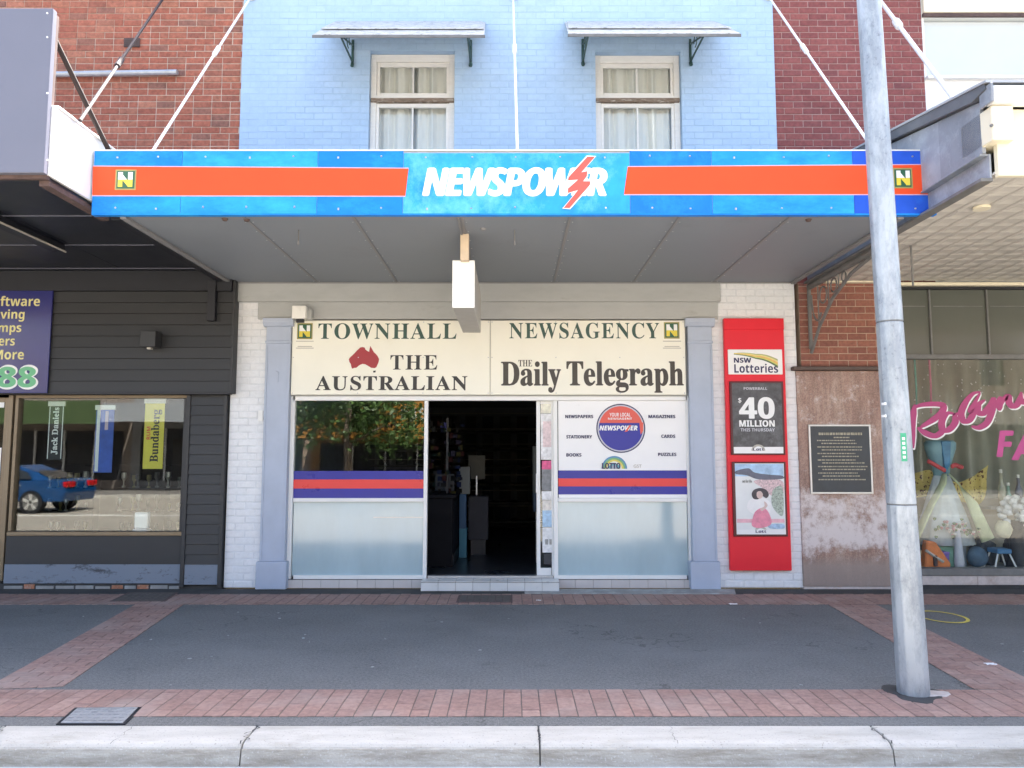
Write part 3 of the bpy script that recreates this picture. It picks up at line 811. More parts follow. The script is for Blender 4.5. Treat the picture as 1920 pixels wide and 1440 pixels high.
# ---- interior of the newsagency
ix0, ix1 = XL + .12, XR - .12
room = thing('shop_interior', 'dark interior of the newsagency seen through open doorway', 'interior', (0, 11, .12))
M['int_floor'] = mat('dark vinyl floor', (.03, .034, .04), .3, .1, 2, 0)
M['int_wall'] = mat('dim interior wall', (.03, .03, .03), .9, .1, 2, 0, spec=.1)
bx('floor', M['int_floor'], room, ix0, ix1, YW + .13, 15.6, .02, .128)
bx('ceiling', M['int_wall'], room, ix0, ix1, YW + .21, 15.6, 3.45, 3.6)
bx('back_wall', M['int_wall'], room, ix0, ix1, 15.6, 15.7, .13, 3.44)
sh = thing('magazine_shelf', 'long dark magazine shelving along the back of the shop', 'shelving', (0, 15.3, .13))
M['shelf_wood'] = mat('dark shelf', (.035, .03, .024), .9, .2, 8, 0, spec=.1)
for k in range(6):
    bx('shelf', M['shelf_wood'], sh, -2.8, 2.9, 14.9 - .04 * (5 - k), 15.55, .3 + .36 * k, .33 + .36 * k)
bx('back_panel', M['dark_room'], sh, -2.85, 2.95, 15.56, 15.59, .13, 2.6)
for k in range(6):
    for j in range(16):
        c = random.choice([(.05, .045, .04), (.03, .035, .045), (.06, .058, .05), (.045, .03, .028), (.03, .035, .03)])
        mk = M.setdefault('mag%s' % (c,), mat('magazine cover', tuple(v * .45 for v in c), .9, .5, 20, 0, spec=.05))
        xx = -2.7 + j * .35
        bx('magazine', mk, sh, xx, xx + .22, 15.2, 15.23, .335 + .36 * k, .60 + .36 * k)
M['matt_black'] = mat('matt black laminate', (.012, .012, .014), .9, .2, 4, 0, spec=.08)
ct = thing('counter', 'dark sales counter inside the shop on the left', 'counter', (-.75, 10.7, .13))
bx('cabinet', M['matt_black'], ct, -1.2, -.80, 10.2, 13.0, .13, 1.05, .01)
bx('worktop', M['matt_black'], ct, -1.24, -.76, 10.16, 13.04, 1.051, 1.09, .004)
ds = thing('display_stand', 'grey dump bin stand with notice card inside doorway', 'stand', (-.55, 11.6, .13))
bx('body', mat('grey bin', (.06, .06, .068), .8, spec=.1), ds, -.66, -.36, 11.4, 11.75, .35, 1.0, .01)
bx('base', M['black'], ds, -.62, -.40, 11.42, 11.72, .13, .349)
bx('header_card', mat('buff card', (.10, .095, .08), .8, spec=.1), ds, -.68, -.42, 11.72, 11.73, 1.25, 1.62)
bx('post', M['steel'], ds, -.56, -.54, 11.70, 11.718, 1.0, 1.3)
b2 = thing('carton_stack', 'blue cartons stacked beside the counter inside doorway', 'carton', (-.72, 11.3, .13))
bx('carton', mat('light blue carton', (.05, .20, .28), .6), b2, -.775, -.665, 11.1, 11.3, .13, .55, .004)
bx('carton', mat('blue carton', (.03, .09, .18), .6), b2, -.775, -.675, 11.1, 11.3, .552, 1.05, .004)
bx('carton', mat('dull grey carton', (.13, .14, .13), .6), b2, -.78, -.62, 11.1, 11.3, 1.052, 1.45, .004)
cr = thing('card_rack', 'crowded dark card and goods rack just inside doorway', 'rack', (-1.0, 10.5, 1.09))
bx('post', M['black'], cr, -.93, -.90, 10.6, 10.63, 1.09, 2.15)
for k in range(110):
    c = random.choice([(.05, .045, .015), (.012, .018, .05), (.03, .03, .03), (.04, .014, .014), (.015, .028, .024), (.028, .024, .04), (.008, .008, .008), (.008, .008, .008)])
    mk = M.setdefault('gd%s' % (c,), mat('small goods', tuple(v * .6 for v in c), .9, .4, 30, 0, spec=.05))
    a = random.uniform(-1.25, -.74); z = 1.1 + .085 * (k % 12); y = 10.35 + random.uniform(0, .5)
    o = bx('goods', mk, cr, a, a + random.uniform(.025, .07), y, y + .02, z, z + random.uniform(.03, .08))
bx('till_shade', M['char'], ct, -1.15, -.85, 11.2, 11.5, 1.091, 1.35, .01)
bx('kickboard', M['black'], ct, -.799, -.79, 10.25, 12.95, .13, .28)
for k in range(5): bx('front_panel', mat('dark laminate %d' % k, (.014 + .004 * (k % 2), .016, .022), .8, spec=.1), ct, -.7995, -.793, 10.3 + k * .53, 10.78 + k * .53, .3, 1.0, .002)
for k in range(7): bx('shelf_edge', mat('shelf edge strip', (.10, .09, .075), .8, spec=.1), sh, -2.8, 2.9, 14.66, 14.665, .62 + .3 * k, .64 + .3 * k)
xp, zp = UV(832, 800, 13.0)
t = thing('hanging_sign', 'small blue sign hanging inside the dark shop', 'sign', (xp, 13, zp))
bx('board', mat('blue sign', (.06, .07, .5), .4), t, xp - .06, xp + .05, 13, 13.01, zp - .06, zp + .07)
bx('caption', M['white_print'], t, xp - .06, xp + .05, 12.998, 13.0, zp - .085, zp - .062)
bx('cord', M['black'], t, xp - .004, xp, 13.002, 13.006, zp + .07, 3.44)
t = thing('freezer_stand', 'pale narrow stand beside the sliding door inside', 'stand', (.36, 10.6, .13))
bx('panel', mat('dim grey panel', (.12, .12, .11), .8, spec=.1), t, .30, .37, 10.4, 11.0, 1.1, 1.75, .005)
bx('lower_panel', mat('dim blue panel', (.07, .09, .12), .8, spec=.1), t, .30, .37, 10.4, 11.0, .85, 1.098, .005)
bx('post', M['steel'], t, .335, .355, 10.6, 10.63, .13, .849)

# ================================================================== awning of the newsagency
ZS = 3.80
YF = 6.55
XA0, XA1 = -3.56, 3.56
aw = thing('awning', 'grey panelled street awning over the newsagency shopfront', 'awning', (0, 8, ZS))
jx = [XA0, -2.45, -1.45, -.46, .53, 1.53, 2.54, XA1]
for a, b in zip(jx, jx[1:]): bx('soffit_panel', M['soffit'], aw, a + .003, b - .003, YF + .06, YW - .055, ZS, ZS + .02)
g = G()
for a in jx[1:-1]:
    for k in range(9):
        for s_ in (-1, 1): g.tube([(a + s_ * .035, YF + .25 + k * .3, ZS), (a + s_ * .035, YF + .25 + k * .3, ZS - .003)], .007, 6)
g.build('screws', M['steel'], aw, kind='stuff')
for a in jx[1:-1]: bx('batten', M['soffit_b'], aw, a - .014, a + .014, YF + .06, YW - .06, ZS - .008, ZS - .0005, .002)
bx('edge_trim', M['soffit_b'], aw, XA0 - .0, XA0 + .055, YF + .06, YW - .06, ZS - .03, ZS - .001, .003)
bx('edge_trim', M['soffit_b'], aw, XA1 - .055, XA1, YF + .06, YW - .06, ZS - .03, ZS - .001, .003)
bx('wall_trim', M['soffit_b'], aw, XA0 + .06, XA1 - .06, YW - .054, YW - .051, ZS - .02, ZS + .01)
bx('roof_deck', M['roof'], aw, XA0, XA1, YF + .06, YW - .001, ZS + .16, ZS + .19)
bx('frame_beam', M['steel'], aw, XA0, XA1, YF + .055, YF + .12, ZS + .022, ZS + .158)
for (u, v0, v1) in ((552, 402, 466), (965, 402, 466)):
    xx, _ = UV(u, v0, 6.9)
    G().tube([(xx, 7.05, ZS), (xx, 7.05, ZS - .11)], .006, 6).build('hook_rod', M['iron'], aw)
    G().tube([(xx, 7.05, ZS - .11), (xx, 7.05, ZS - .15)], .009, 6).build('hook_end', M['soffit_b'], aw)
for (u, yy) in ((408, 6.7), (450, 6.72), (1530, 6.72), (905, 7.0)):
    xx = (u - 960) / F * yy
    G().tube([(xx, yy, ZS), (xx, yy, ZS - .02)], .03, 10, .02).build('soffit_fitting', M['soffit_b'] if u == 905 else M['rust'], aw)

fs = thing('fascia_sign', 'long blue awning sign with red stripe and white lettering', 'sign', (0, YF, ZS))
zf0, zf1 = UV(960, 400, YF)[1], UV(960, 283, YF)[1]
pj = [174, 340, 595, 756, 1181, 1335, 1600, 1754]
pm = ['azure', 'azure_pale', 'azure', 'cyan', 'azure_deep', 'azure_pale', 'cobalt']  # lighter and deeper blues per panel paint in the glare along the sign
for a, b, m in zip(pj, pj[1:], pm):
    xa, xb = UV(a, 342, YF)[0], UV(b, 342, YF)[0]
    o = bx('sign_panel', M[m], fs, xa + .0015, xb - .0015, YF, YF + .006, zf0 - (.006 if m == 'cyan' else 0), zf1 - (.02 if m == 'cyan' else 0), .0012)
    n = max(2, round((xb - xa) / .45))
    g = G()
    for i in range(n):
        for zz in (zf0 + .05, zf1 - .055):
            xx = xa + (xb - xa) * (i + .5) / n + random.uniform(-.02, .02)
            g.tube([(xx, YF + .001, zz + random.uniform(-.02, .02)), (xx, YF - .004, zz)], .009, 6)
    g.build('rivets', M['steel'], o, kind='stuff')
bx('backing', M['steel'], fs, UV(176, 342, YF)[0], UV(1752, 342, YF)[0], YF + .0065, YF + .05, zf0 + .01, zf1 - .01)
bx('top_edge', M['white_metal'], fs, UV(175, 342, YF)[0], UV(1753, 342, YF)[0], YF - .002, YF + .054, zf1 + .001, zf1 + .012)
bx('bottom_edge', M['azure'], fs, UV(175, 342, YF)[0], UV(1753, 342, YF)[0], YF - .002, YF + .054, zf0 - .015, zf0 - .001)
ys = YF - .0025
for pts in ([(174, 312), (766, 316), (760, 367), (173, 366)], [(1177, 313), (1753, 309), (1753, 364), (1170, 364)]):
    ppoly('stripe_outline', [(u, v + (-1.6 if k < 2 else 1.8)) for k, (u, v) in enumerate(pts)], M['pink_line'], fs, ys, .0022)
    ppoly('red_stripe', pts, M['orange_red'], fs, ys - .001, .001)
ptext('lettering', boldit('NEWSPOWER'), M['white_print'], fs, 794, 315, 1137, 367, YF - .004, space=.84, fat=.011)
B0 = lambda x, y: (760 + x / 4.364, 270 + y / 4.364)
bolt = [(1490, 103), (1552, 103), (1440, 232), (1490, 222), (1485, 262), (1455, 305), (1515, 305), (1510, 335), (1345, 523), (1295, 523), (1415, 375), (1330, 400), (1330, 365), (1415, 290), (1330, 297), (1335, 272)]
cx_, cy_ = 1420, 310
big = []
nb_ = len(bolt)
for i in range(nb_):                          # outline: offset each corner outward
    p, q, r = Vector(bolt[i - 1]), Vector(bolt[i]), Vector(bolt[(i + 1) % nb_])
    e1, e2 = (q - p).normalized(), (r - q).normalized()
    n1, n2 = Vector((e1.y, -e1.x)), Vector((e2.y, -e2.x))
    o_ = (n1 + n2); o_ = o_.normalized() if o_.length > .2 else n1
    big.append(q + o_ * 11)
ppoly('bolt_outline', [B0(*p) for p in big], M['white_print'], fs, YF - .009, .0035)
ppoly('bolt', [B0(*p) for p in bolt], M['bolt_red'], fs, YF - .012, .003)


def n_logo(parent, u0, v0, u1, v1, Y, s=''):
    pbx('emblem_frame', M['logo_olive'], parent, u0, v0, u1, v1, Y - .003, .002)
    o = pbx('emblem_field', M['logo_green'], parent, u0 + (u1 - u0) * .07, v0 + (v1 - v0) * .07, u1 - (u1 - u0) * .07, v1 - (v1 - v0) * .07, Y - .005, .0018)
    x0, x1, z0, z1 = RC(u0, v0, u1, v1, Y)
    w, h = x1 - x0, z1 - z0
    for (lo, hi, m) in ((.14, .5, 'logo_yellow'), (.5, .86, 'white_print')):
        g = G()
        def q(a, b): return x0 + a * w, z0 + b * h
        f = lambda b: .15 + .62 * (.86 - b) / .72      # slanted stroke
        g.py([q(.15, lo), q(.37, lo), q(.37, hi), q(.15, hi)], Y - .0065, Y - .005)
        g.py([q(.63, lo), q(.85, lo), q(.85, hi), q(.63, hi)], Y - .0065, Y - .005)
        g.py([q(max(.15, f(lo) - .12), lo), q(min(.85, f(lo) + .12), lo), q(min(.85, f(hi) + .12), hi), q(max(.15, f(hi) - .12), hi)], Y - .0072, Y - .0066)
        g.build('emblem_letter', M[m], o)
n_logo(fs, 216, 318, 255, 356, YF - .004)
n_logo(fs, 1675, 315, 1711, 353, YF - .004)
ec = pbx('end_bracket', M['white_metal'], fs, 1755, 279, 1783, 299, YF + .01, .12, .003)

# tie rods
def rod(label, pts, m, r=.016, tb=None):
    g = G().tube(pts, r, 8)
    o = thing('tie_rod', label, 'tie rod', pts[-1], 'awning tie rods')
    g.build('rod', m, o)
    if tb:
        a, b = Vector(pts[0]), Vector(pts[-1])
        G().tube([a.lerp(b, tb), a.lerp(b, tb + .05)], r * 1.9, 8).build('turnbuckle', m, o, smooth=False)
    a = Vector(pts[0])
    G().tube([a + Vector((0, .0, 0)), a + Vector((0, -.03, 0))], .07, 12).build('wall_plate', m, o)
    return o
def W3(u, v, Y): x, z = UV(u, v, Y); return (x, Y, z)
M['strut'] = mat('dark brown steel', (.028, .018, .016), .8, .3, 14, .4, 80)
M['rod_white'] = mat('white painted rod', (.80, .80, .79), .5, .05, 10, .1)
rod('white tie rod slanting from the left end of the blue sign', [W3(472, -8, YW - .01), W3(287, 282, 6.6)], M['rod_white'], .0135, .42)
rod('white tie rod rising above the middle of the blue sign', [W3(962, -8, YW - .01), W3(970, 284, 6.6)], M['rod_white'], .0135, .4)
rod('white tie rod slanting from the right end of the blue sign', [W3(1440, -8, YW - .01), W3(1640, 284, 6.6)], M['rod_white'], .0135, .4)
rod('thick white tie rod right of the pole over the cream building', [W3(1640, -12, YW + .03), W3(1800, 200, 7.2)], M['rod_white'], .024, .3)
rod('weathered mauve tie rod on orange brick wall', [W3(312, -12, YW + .03), W3(150, 226, 6.2)], M['mauve'], .015, .62)
G().tube([W3(101, 70, 6.02), W3(206, 286, 6.7)], .022, 8).build('strut', M['strut'], None, label='dark brown strut behind the grey fascia panel', cat='strut')

# hanging light box under the awning
xb0, xb1 = UV(848, 530, 7.25)[0], UV(890, 530, 7.25)[0]
zb_, zt_ = UV(869, 577, 7.25)[1], UV(869, 488, 7.25)[1]
lb = thing('light_box', 'white box sign hanging under the awning before the doorway', 'sign', ((xb0 + xb1) / 2, 8, zb_))
bx('face', M['lightbox'], lb, xb0, xb1, 7.25, 7.262, zb_, zt_, .003)
bx('casing', M['lightbox_side'], lb, xb0 + .004, xb1 - .004, 7.263, 8.80, zb_ + .003, zt_ - .003, .006)
bx('side_panel', M['lightbox'], lb, xb0 + .001, xb0 + .0035, 7.30, 8.77, zb_ + .03, zt_ - .03)
bx('hanger', M['tan_timber'], lb, UV(863, 460, 7.16)[0], UV(879, 460, 7.16)[0], 7.16, 7.25, zt_ - .02, ZS - .002, .004)
bx('hanger', M['tan_timber'], lb, UV(863, 460, 7.16)[0], UV(879, 460, 7.16)[0], 8.5, 8.58, zt_ - .002, ZS - .002, .004)
G().tube([(UV(866, 460, 7.16)[0], 7.15, ZS - .012), (UV(866, 460, 7.16)[0], 6.62, ZS - .012)], .012, 6).build('conduit', M['soffit_b'], lb)

# ================================================================== cream sign board
YS = YW - .035
sg = thing('shop_sign', 'cream sign board with newspaper names above the shopfront', 'sign', (0, YS, zb0))
for (a, b) in ((547, 918.5), (919.5, 1285)):
    x0, x1, z0, z1 = RC(a, 601, b, 740, YS)
    o = bx('board', M['cream'], sg, x0, x1, YS, YS + .03, z0, z1, .002)
    for zz in (z0 + .02, (z0 + z1) / 2, z1 - .02):
        for k in range(4):
            xx = x0 + .02 + (x1 - x0 - .04) * k / 3
            G().tube([(xx, YS, zz), (xx, YS - .004, zz)], .007, 6).build('screw', M['steel'], o)
def st(body, m, r, off=0, **k): return ptext('lettering', serif(body), M[m], sg, *r, YS - .001, off=off, **k)
st('TOWNHALL', 'sign_green', (597, 606, 856, 636), space=1.12)
st('NEWSAGENCY', 'sign_green', (955, 605, 1236, 635), space=1.12)
st('THE', 'sign_black', (732, 666, 820, 693), space=1.12)
st('AUSTRALIAN', 'sign_black', (592, 705, 876, 732), space=1.1, fat=.002)
st('THE', 'sign_brown', (972, 675, 998, 687), off=0)
st('Daily', 'sign_brown', (940, 678, 1051, 736), fat=.006)
st('Telegraph', 'sign_brown', (1063, 678, 1281, 736), fat=.006)
AU = [(1095, 800), (1120, 765), (1150, 740), (1200, 690), (1245, 640), (1265, 625), (1300, 590), (1345, 582), (1380, 592), (1392, 625), (1425, 652), (1460, 668), (1470, 610), (1482, 562), (1500, 595), (1525, 640), (1545, 675), (1580, 705), (1612, 745), (1640, 800), (1628, 860), (1610, 900), (1590, 945), (1560, 962), (1500, 958), (1470, 940), (1430, 915), (1390, 893), (1340, 886), (1290, 905), (1265, 925), (1230, 955), (1190, 958), (1155, 972), (1140, 940), (1130, 890), (1105, 850)]
ppoly('map_emblem', [(540 + x / 9.6, 590 + y / 9.6) for x, y in AU], M['map_red'], sg, YS - .003)
ppoly('map_emblem', [(540 + x / 9.6, 590 + y / 9.6) for x, y in [(1530, 1010), (1580, 1005), (1575, 1040), (1535, 1042)]], M['sign_brown'], sg, YS - .003)
n_logo(sg, 557, 606, 586, 636, YS); n_logo(sg, 1245, 604, 1274, 635, YS)
for (a, b) in ((555, 588), (1243, 1277)):
    for v in (639, 649, 652):
        pbx('caption', M['faint'], sg, a + (3 if v == 649 else 0), v, b - (3 if v == 649 else 0), v + 1.4, YS - .002, .0015)

# flood light box
x0, x1, z0, z1 = RC(547, 573, 573, 597, 9.08)
fl = thing('flood_light', 'small cream square flood light at the left of the sign', 'lamp', ((x0 + x1) / 2, 9.1, z0))
bx('housing', M['lightbox'], fl, x0, x1, 9.08, 9.16, z0, z1, .006)
bx('back_box', M['band'], fl, x0 + .02, x1 + .05, 9.161, YW - .031, z0 + .005, z1 - .02, .004)
bx('bracket', M['black'], fl, x0 + .05, x1 - .03, 9.10, 9.15, z0 - .045, z0 - .001)

# ================================================================== graphic panel right of the door
gp = thing('window_graphic', 'white advertising panel with round red and blue logo in shopfront', 'sign', (UV(1167, 900, Yp)[0], Yp, zb0 - 1.2))
pbx('panel', M['panel_white'], gp, 1047, 751.5, 1288, 933.5, Yp - .01, .017)
ya = Yp - .013
pbx('blue_stripe', M['navy'], gp, 1047, 882, 1288, 927, ya, .002)
pbx('red_stripe', M['vred'], gp, 1047, 897, 1288, 912, ya - .002, .0015)
cxp, czp = UV(1164, 803, ya); rr = UV(1164 + 46, 803, ya)[0] - cxp
def disc(nm, m, r, y, a0=0, a1=math.tau, d=.0012, n=48):
    pts = [(cxp + r * math.cos(a0 + (a1 - a0) * k / n), czp + r * math.sin(a0 + (a1 - a0) * k / n)) for k in range(n if a1 - a0 > 6.28 else n + 1)]
    return G().py(pts, y, y + d).build(nm, m, gp)
disc('roundel_rim', M['print_navy'], rr, ya)
M['silver_print'] = mat('silver print', (.55, .56, .62), .4, .05, 9, 0)
disc('roundel_ring', M['silver_print'], rr * .95, ya - .0015)
disc('roundel_base', M['navy'], rr * .90, ya - .003)
disc('roundel_top', M['bolt_red'], rr * .90, ya - .0045, math.asin(.24), math.pi - math.asin(.24))
ptext('lettering', bold('YOUR LOCAL'), M['white_print'], gp, 1143, 774, 1182, 781, ya - .006)
ptext('lettering', bold('NEWSAGENT'), M['white_print'], gp, 1140, 783, 1185, 787, ya - .006)
ptext('lettering', boldit('NEWSPOWER'), M['white_print'], gp, 1124, 798, 1195, 807, ya - .006, fat=.002)
ppoly('roundel_bolt', [(1180, 797), (1184, 797), (1176, 809), (1171, 810)], M['bolt_red'], gp, ya - .009)
ppoly('roundel_tail', [(1199, 792), (1206, 792), (1206, 808), (1201, 815)], M['bolt_red'], gp, ya - .005)
for body, r in (('NEWSPAPERS', (1060, 778, 1112, 784)), ('STATIONERY', (1062, 816, 1110, 822)), ('BOOKS', (1062, 850, 1090, 856)), ('MAGAZINES', (1216, 778, 1266, 784)), ('CARDS', (1240, 815, 1266, 821)), ('PUZZLES', (1234, 849, 1268, 855))):
    ptext('lettering', bold(body), M['print_navy'], gp, *r, ya - .001, fat=.0015)
# lotto rainbow
RB = [(.10, .28, .45), (.20, .42, .18), (.70, .60, .12), (.78, .78, .70), (.12, .42, .50), (.35, .42, .52)]
def rainbow(parent, u, v, r, Y, ryk=1.0):
    cx0, cz0 = UV(u, v, Y); rad = UV(u + r, v, Y)[0] - cx0
    for k, c in enumerate(RB):
        rk = rad * (1 - k * .14)
        G().py([(cx0 + rk * math.cos(a * math.pi / 20), cz0 + ryk * rk * math.sin(a * math.pi / 20)) for a in range(21)], Y - .001 * k, Y - .001 * k + .0009).build('rainbow_band', M.setdefault('rb%d' % k, mat('rainbow print %d' % k, c, .4, .1, 20, 0)), parent)
rainbow(gp, 1152, 879, 24, ya - .001)
ptext('lettering', bold('LOTTO'), M['print_navy'], gp, 1129, 868, 1163, 879, ya - .009, fat=.002)
ptext('caption', 'GST', M['faint'], gp, 1188, 871, 1203, 877, ya - .001)

# ================================================================== red lottery panel
YR = YW - .07
lp = thing('lottery_panel', 'tall red lottery display panel with two framed posters', 'sign', (UV(1420, 900, YR)[0], YR, .3))
pts = [(1355, 597), (1467, 597), (1487, 1070), (1371, 1070)]
x0, x1, z0, z1 = RC(1363, 597, 1477, 1070, YR)
G().box(x0, x1, YR, YR + .055, z0, z1).build('panel', M['lot_red'], lp, .006)
bx('header', M['lot_red'], lp, x0 + .001, x1 - .001, YR - .012, YR - .0005, UV(1420, 618, YR)[1], z1 - .001, .003)
mu = 1420
def lbx(nm, m, u0, v0, u1, v1, y, d, bev=0.0):      # u measured from the panel's own centre line
    c = (x0 + x1) / 2; k = UV(1, (v0 + v1) / 2, y)[0] - UV(0, (v0 + v1) / 2, y)[0]
    return bx(nm, m, lp, c + (u0) * k, c + (u1) * k, y, y + d, UV(mu, v1, y)[1], UV(mu, v0, y)[1], bev)
def ltx(body, m, u0, v0, u1, v1, y, **k_):
    c = (x0 + x1) / 2; k = UV(1, (v0 + v1) / 2, y)[0] - UV(0, (v0 + v1) / 2, y)[0]
    return text('lettering', body, m, lp, c + u0 * k, c + u1 * k, UV(mu, v1, y)[1], UV(mu, v0, y)[1], y, **k_)
lbx('logo_plate', M['panel_white'], -51, 655, 51, 702, YR - .02, .018, .006)
yl = YR - .021
ltx(bold('NSW'), M['print_navy'], -40, 671, -8, 680, yl, fat=.002)
ltx(bold('Lotteries'), M['print_navy'], -40, 682, 42, 699, yl)
for k, c in enumerate([(.42, .44, .20), (.75, .66, .25), (.78, .45, .12), (.62, .60, .15), (.10, .16, .08)]):
    mm = M.setdefault('wave%d' % k, mat('wave print %d' % k, c, .4, .1, 20, 0))
    g = G(); kk = UV(1, 670, yl)[0] - UV(0, 670, yl)[0]; c0 = (x0 + x1) / 2; up, dn = [], []
    for i in range(25):
        q = i / 24; u = -40 + 82 * q
        v = 662 + 10 * q * q - 1.5 * math.sin(q * 5) + k * (0.5 + 2.6 * q) - (3 * math.sin((q - .5) * 6.28) if q > .5 else 0)
        th = .8 + 2.9 * q
        up.append((c0 + u * kk, UV(mu, v, yl)[1])); dn.append((c0 + u * kk, UV(mu, v + th, yl)[1]))
    for i in range(24): g.py([up[i], dn[i], dn[i + 1], up[i + 1]], yl - .0004 * k, yl + .0005)
    g.build('wave_emblem', mm, lp)
for (v0, v1) in ((715, 853), (866, 1006)):
    lbx('poster_frame', M['frame_dark'], -50, v0, 51, v1, YR - .025, .023, .004)
lbx('poster', M['poster_grey'], -46, 718.5, 47, 850, YR - .029, .003)
lbx('poster_strip', M['panel_white'], -46, 838, 47, 850, YR - .031, .0015)
yp = YR - .0305
ltx(bold('40'), M['white_print'], -33, 745, 32, 785, yp, fat=.006)
ltx(bold('$'), M['white_print'], -35, 746, -29, 756, yp)
ltx(bold('MILLION'), M['white_print'], -34, 788, 32, 800, yp, fat=.002)
ltx(bold('THIS THURSDAY'), M['silver_print'], -32, 803, 32, 809, yp)
ltx(bold('POWERBALL'), M['silver_print'], -24, 726, 20, 731, yp)
def lott(v):
    k = UV(1, v, yp)[0] - UV(0, v, yp)[0]; c0 = (x0 + x1) / 2; zc = UV(mu, v, yp - .003)[1]
    for j, m in enumerate(('faint', 'panel_white', 'silver_print')):
        r = (13 - 4 * j) * k
        G().py([(c0 + r * math.cos(a * math.pi / 12), zc + r * .9 * math.sin(a * math.pi / 12)) for a in range(13)], yp - .002 - .001 * j, yp - .0012 - .001 * j).build('arch_emblem', M[m], lp)
    ltx(bold('Lott'), M['print_navy'], -10, v - 5, 10, v, yp - .006)
lott(845)
lbx('poster', mat('pale poster', (.74, .76, .76), .35, .05, 3, 0), -45, 869, 47, 1002, YR - .029, .003)
def patch(nm, c, u0, v0, u1, v1, k=0, var=.25, sc=18): return lbx(nm, M.setdefault(nm + str(c), mat(nm, c, .4, var, sc, 0)), u0, v0, u1, v1, YR - .031 - .001 * k, .0009)
def shape(nm, c, pts, k=0, var=.2, sc=18):          # soft printed shape: closed curve through the points
    yq = YR - .031 - .001 * k; c0 = (x0 + x1) / 2; kk = UV(1, 935, yq)[0] - UV(0, 935, yq)[0]
    P_ = [Vector(p) for p in pts]; n = len(P_); out = []
    for i in range(n):
        p0, p1, p2, p3 = P_[i - 1], P_[i], P_[(i + 1) % n], P_[(i + 2) % n]
        for q in range(5):
            t = q / 5
            w = .5 * (2 * p1 + (p2 - p0) * t + (2 * p0 - 5 * p1 + 4 * p2 - p3) * t * t + (3 * p1 - p0 - 3 * p2 + p3) * t ** 3)
            out.append((c0 + w.x * kk, UV(mu, w.y, yq)[1]))
    G().py(out, yq, yq + .0009).build(nm, M.setdefault(nm + str(c), mat(nm, c, .4, var, sc, 0)), lp)
patch('poster_sky', (.38, .55, .78), -45, 870, 46, 893, 0, .3, 9)
shape('poster_bridge', (.12, .13, .18), [(-43, 883), (-20, 878), (-8, 886), (20, 890), (43, 892), (43, 898), (0, 899), (-24, 891), (-43, 889)], 1)
shape('poster_blossom', (.62, .46, .48), [(-10, 902), (20, 898), (44, 903), (44, 926), (24, 930), (4, 914)], 0, .5, 45)
shape('poster_leaves', (.36, .42, .36), [(26, 918), (43, 914), (43, 964), (32, 962), (22, 944)], 1, .6, 45)
shape('poster_shirt', (.82, .81, .81), [(-20, 938), (-6, 933), (8, 934), (20, 944), (16, 962), (-10, 964), (-24, 954)], 2, .05)
shape('poster_hair', (.05, .045, .06), [(-15, 926), (-10, 918), (2, 915), (13, 919), (17, 928), (12, 934), (4, 930), (-3, 936), (-12, 935)], 3, .3)
shape('poster_face', (.66, .50, .46), [(-5, 923), (2, 921), (6, 928), (1, 935), (-5, 932)], 4, .08)
shape('poster_skirt', (.76, .26, .36), [(-8, 958), (6, 952), (16, 962), (20, 982), (0, 990), (-16, 986), (-14, 970)], 4, .18)
shape('poster_arm', (.66, .50, .46), [(8, 940), (14, 948), (4, 958), (0, 954), (8, 949)], 5, .08)
patch('poster_bench', (.74, .42, .48), -44, 973, 45, 980, 1, .15)
shape('poster_sea', (.36, .52, .70), [(14, 984), (28, 982), (43, 983), (43, 991), (18, 991)], 1, .3)
patch('poster_strip', (.80, .80, .80), -45, 993, 47, 1002, 3, .02)
ltx('set for life', M['sign_brown'], -32, 899, -14, 905, yp - .004)
lott(999)

# ================================================================== left shop: orange brick above, charcoal weatherboards below
lbld = thing('shop_building', 'orange brick shop building with charcoal weatherboard shopfront', 'building', (-7, YW, 0))
LX0 = -13.5
shell(lbld, LX0, XL - .003, M['mortar'])
brick_wall(lbld, LX0, XL - .004, 3.80, HT, YW + .03, M['red_brick'], M['red_brick_i'], M['mortar'], keep=298, proud=.006, jit=.003, vis=lambda x, z: z > 5.3 and x > -6.9, head=.12)
# vent brick and conduit on wall
x0, x1, z0, z1 = RC(232, 71, 262, 88, YW + .015)
vb = thing('air_vent', 'dark terracotta air vent in the orange brick wall', 'vent', ((x0 + x1) / 2, YW, z0))
bx('frame', M['rust'], vb, x0, x1, YW + .012, YW + .026, z0, z1, .003)
for k in range(4): bx('slat', M['ledge'], vb, x0 + .01, x1 - .01, YW + .006, YW + .0118, z0 + .012 + k * (z1 - z0 - .02) / 4, z0 + .026 + k * (z1 - z0 - .02) / 4)
x0, x1, z0, z1 = RC(60, 133, 333, 145, YW - .02)
G().tube([(x0 - .4, YW - .03, (z0 + z1) / 2 - .02), (x1, YW - .03, (z0 + z1) / 2 + .02)], .036, 10).build('steel_pipe', M['steel'], None, label='grey horizontal pipe end fixed to orange brick wall', cat='pipe')
# upper weatherboard bulkhead
YB = YW - .14
bxr = UV(438, 640, YB)[0]
zb1 = UV(200, 736, YB)[1]
bulk = bx('bulkhead', M['char'], lbld, LX0, bxr - .004, YB + .03, YW + .02, zb1 + .004, 3.80, 0)
nbd = 10; hb = (3.80 - zb1) / nbd
for k in range(nbd):
    z = zb1 + k * hb
    G().px([(YB + .026, z + .003), (YB - .004, z + .003), (YB + .008, z + hb - .002), (YB + .026, z + hb - .002)], LX0, bxr - .03).build('plank', M['char'], bulk)
bx('corner_board', M['char'], bulk, bxr - .028, bxr, YB - .012, YW - .001, zb1 - .01, 3.80, .003)
bx('bottom_trim', M['black'], bulk, LX0, bxr - .03, YB + .0, YB + .1, zb1 - .02, zb1 + .001)
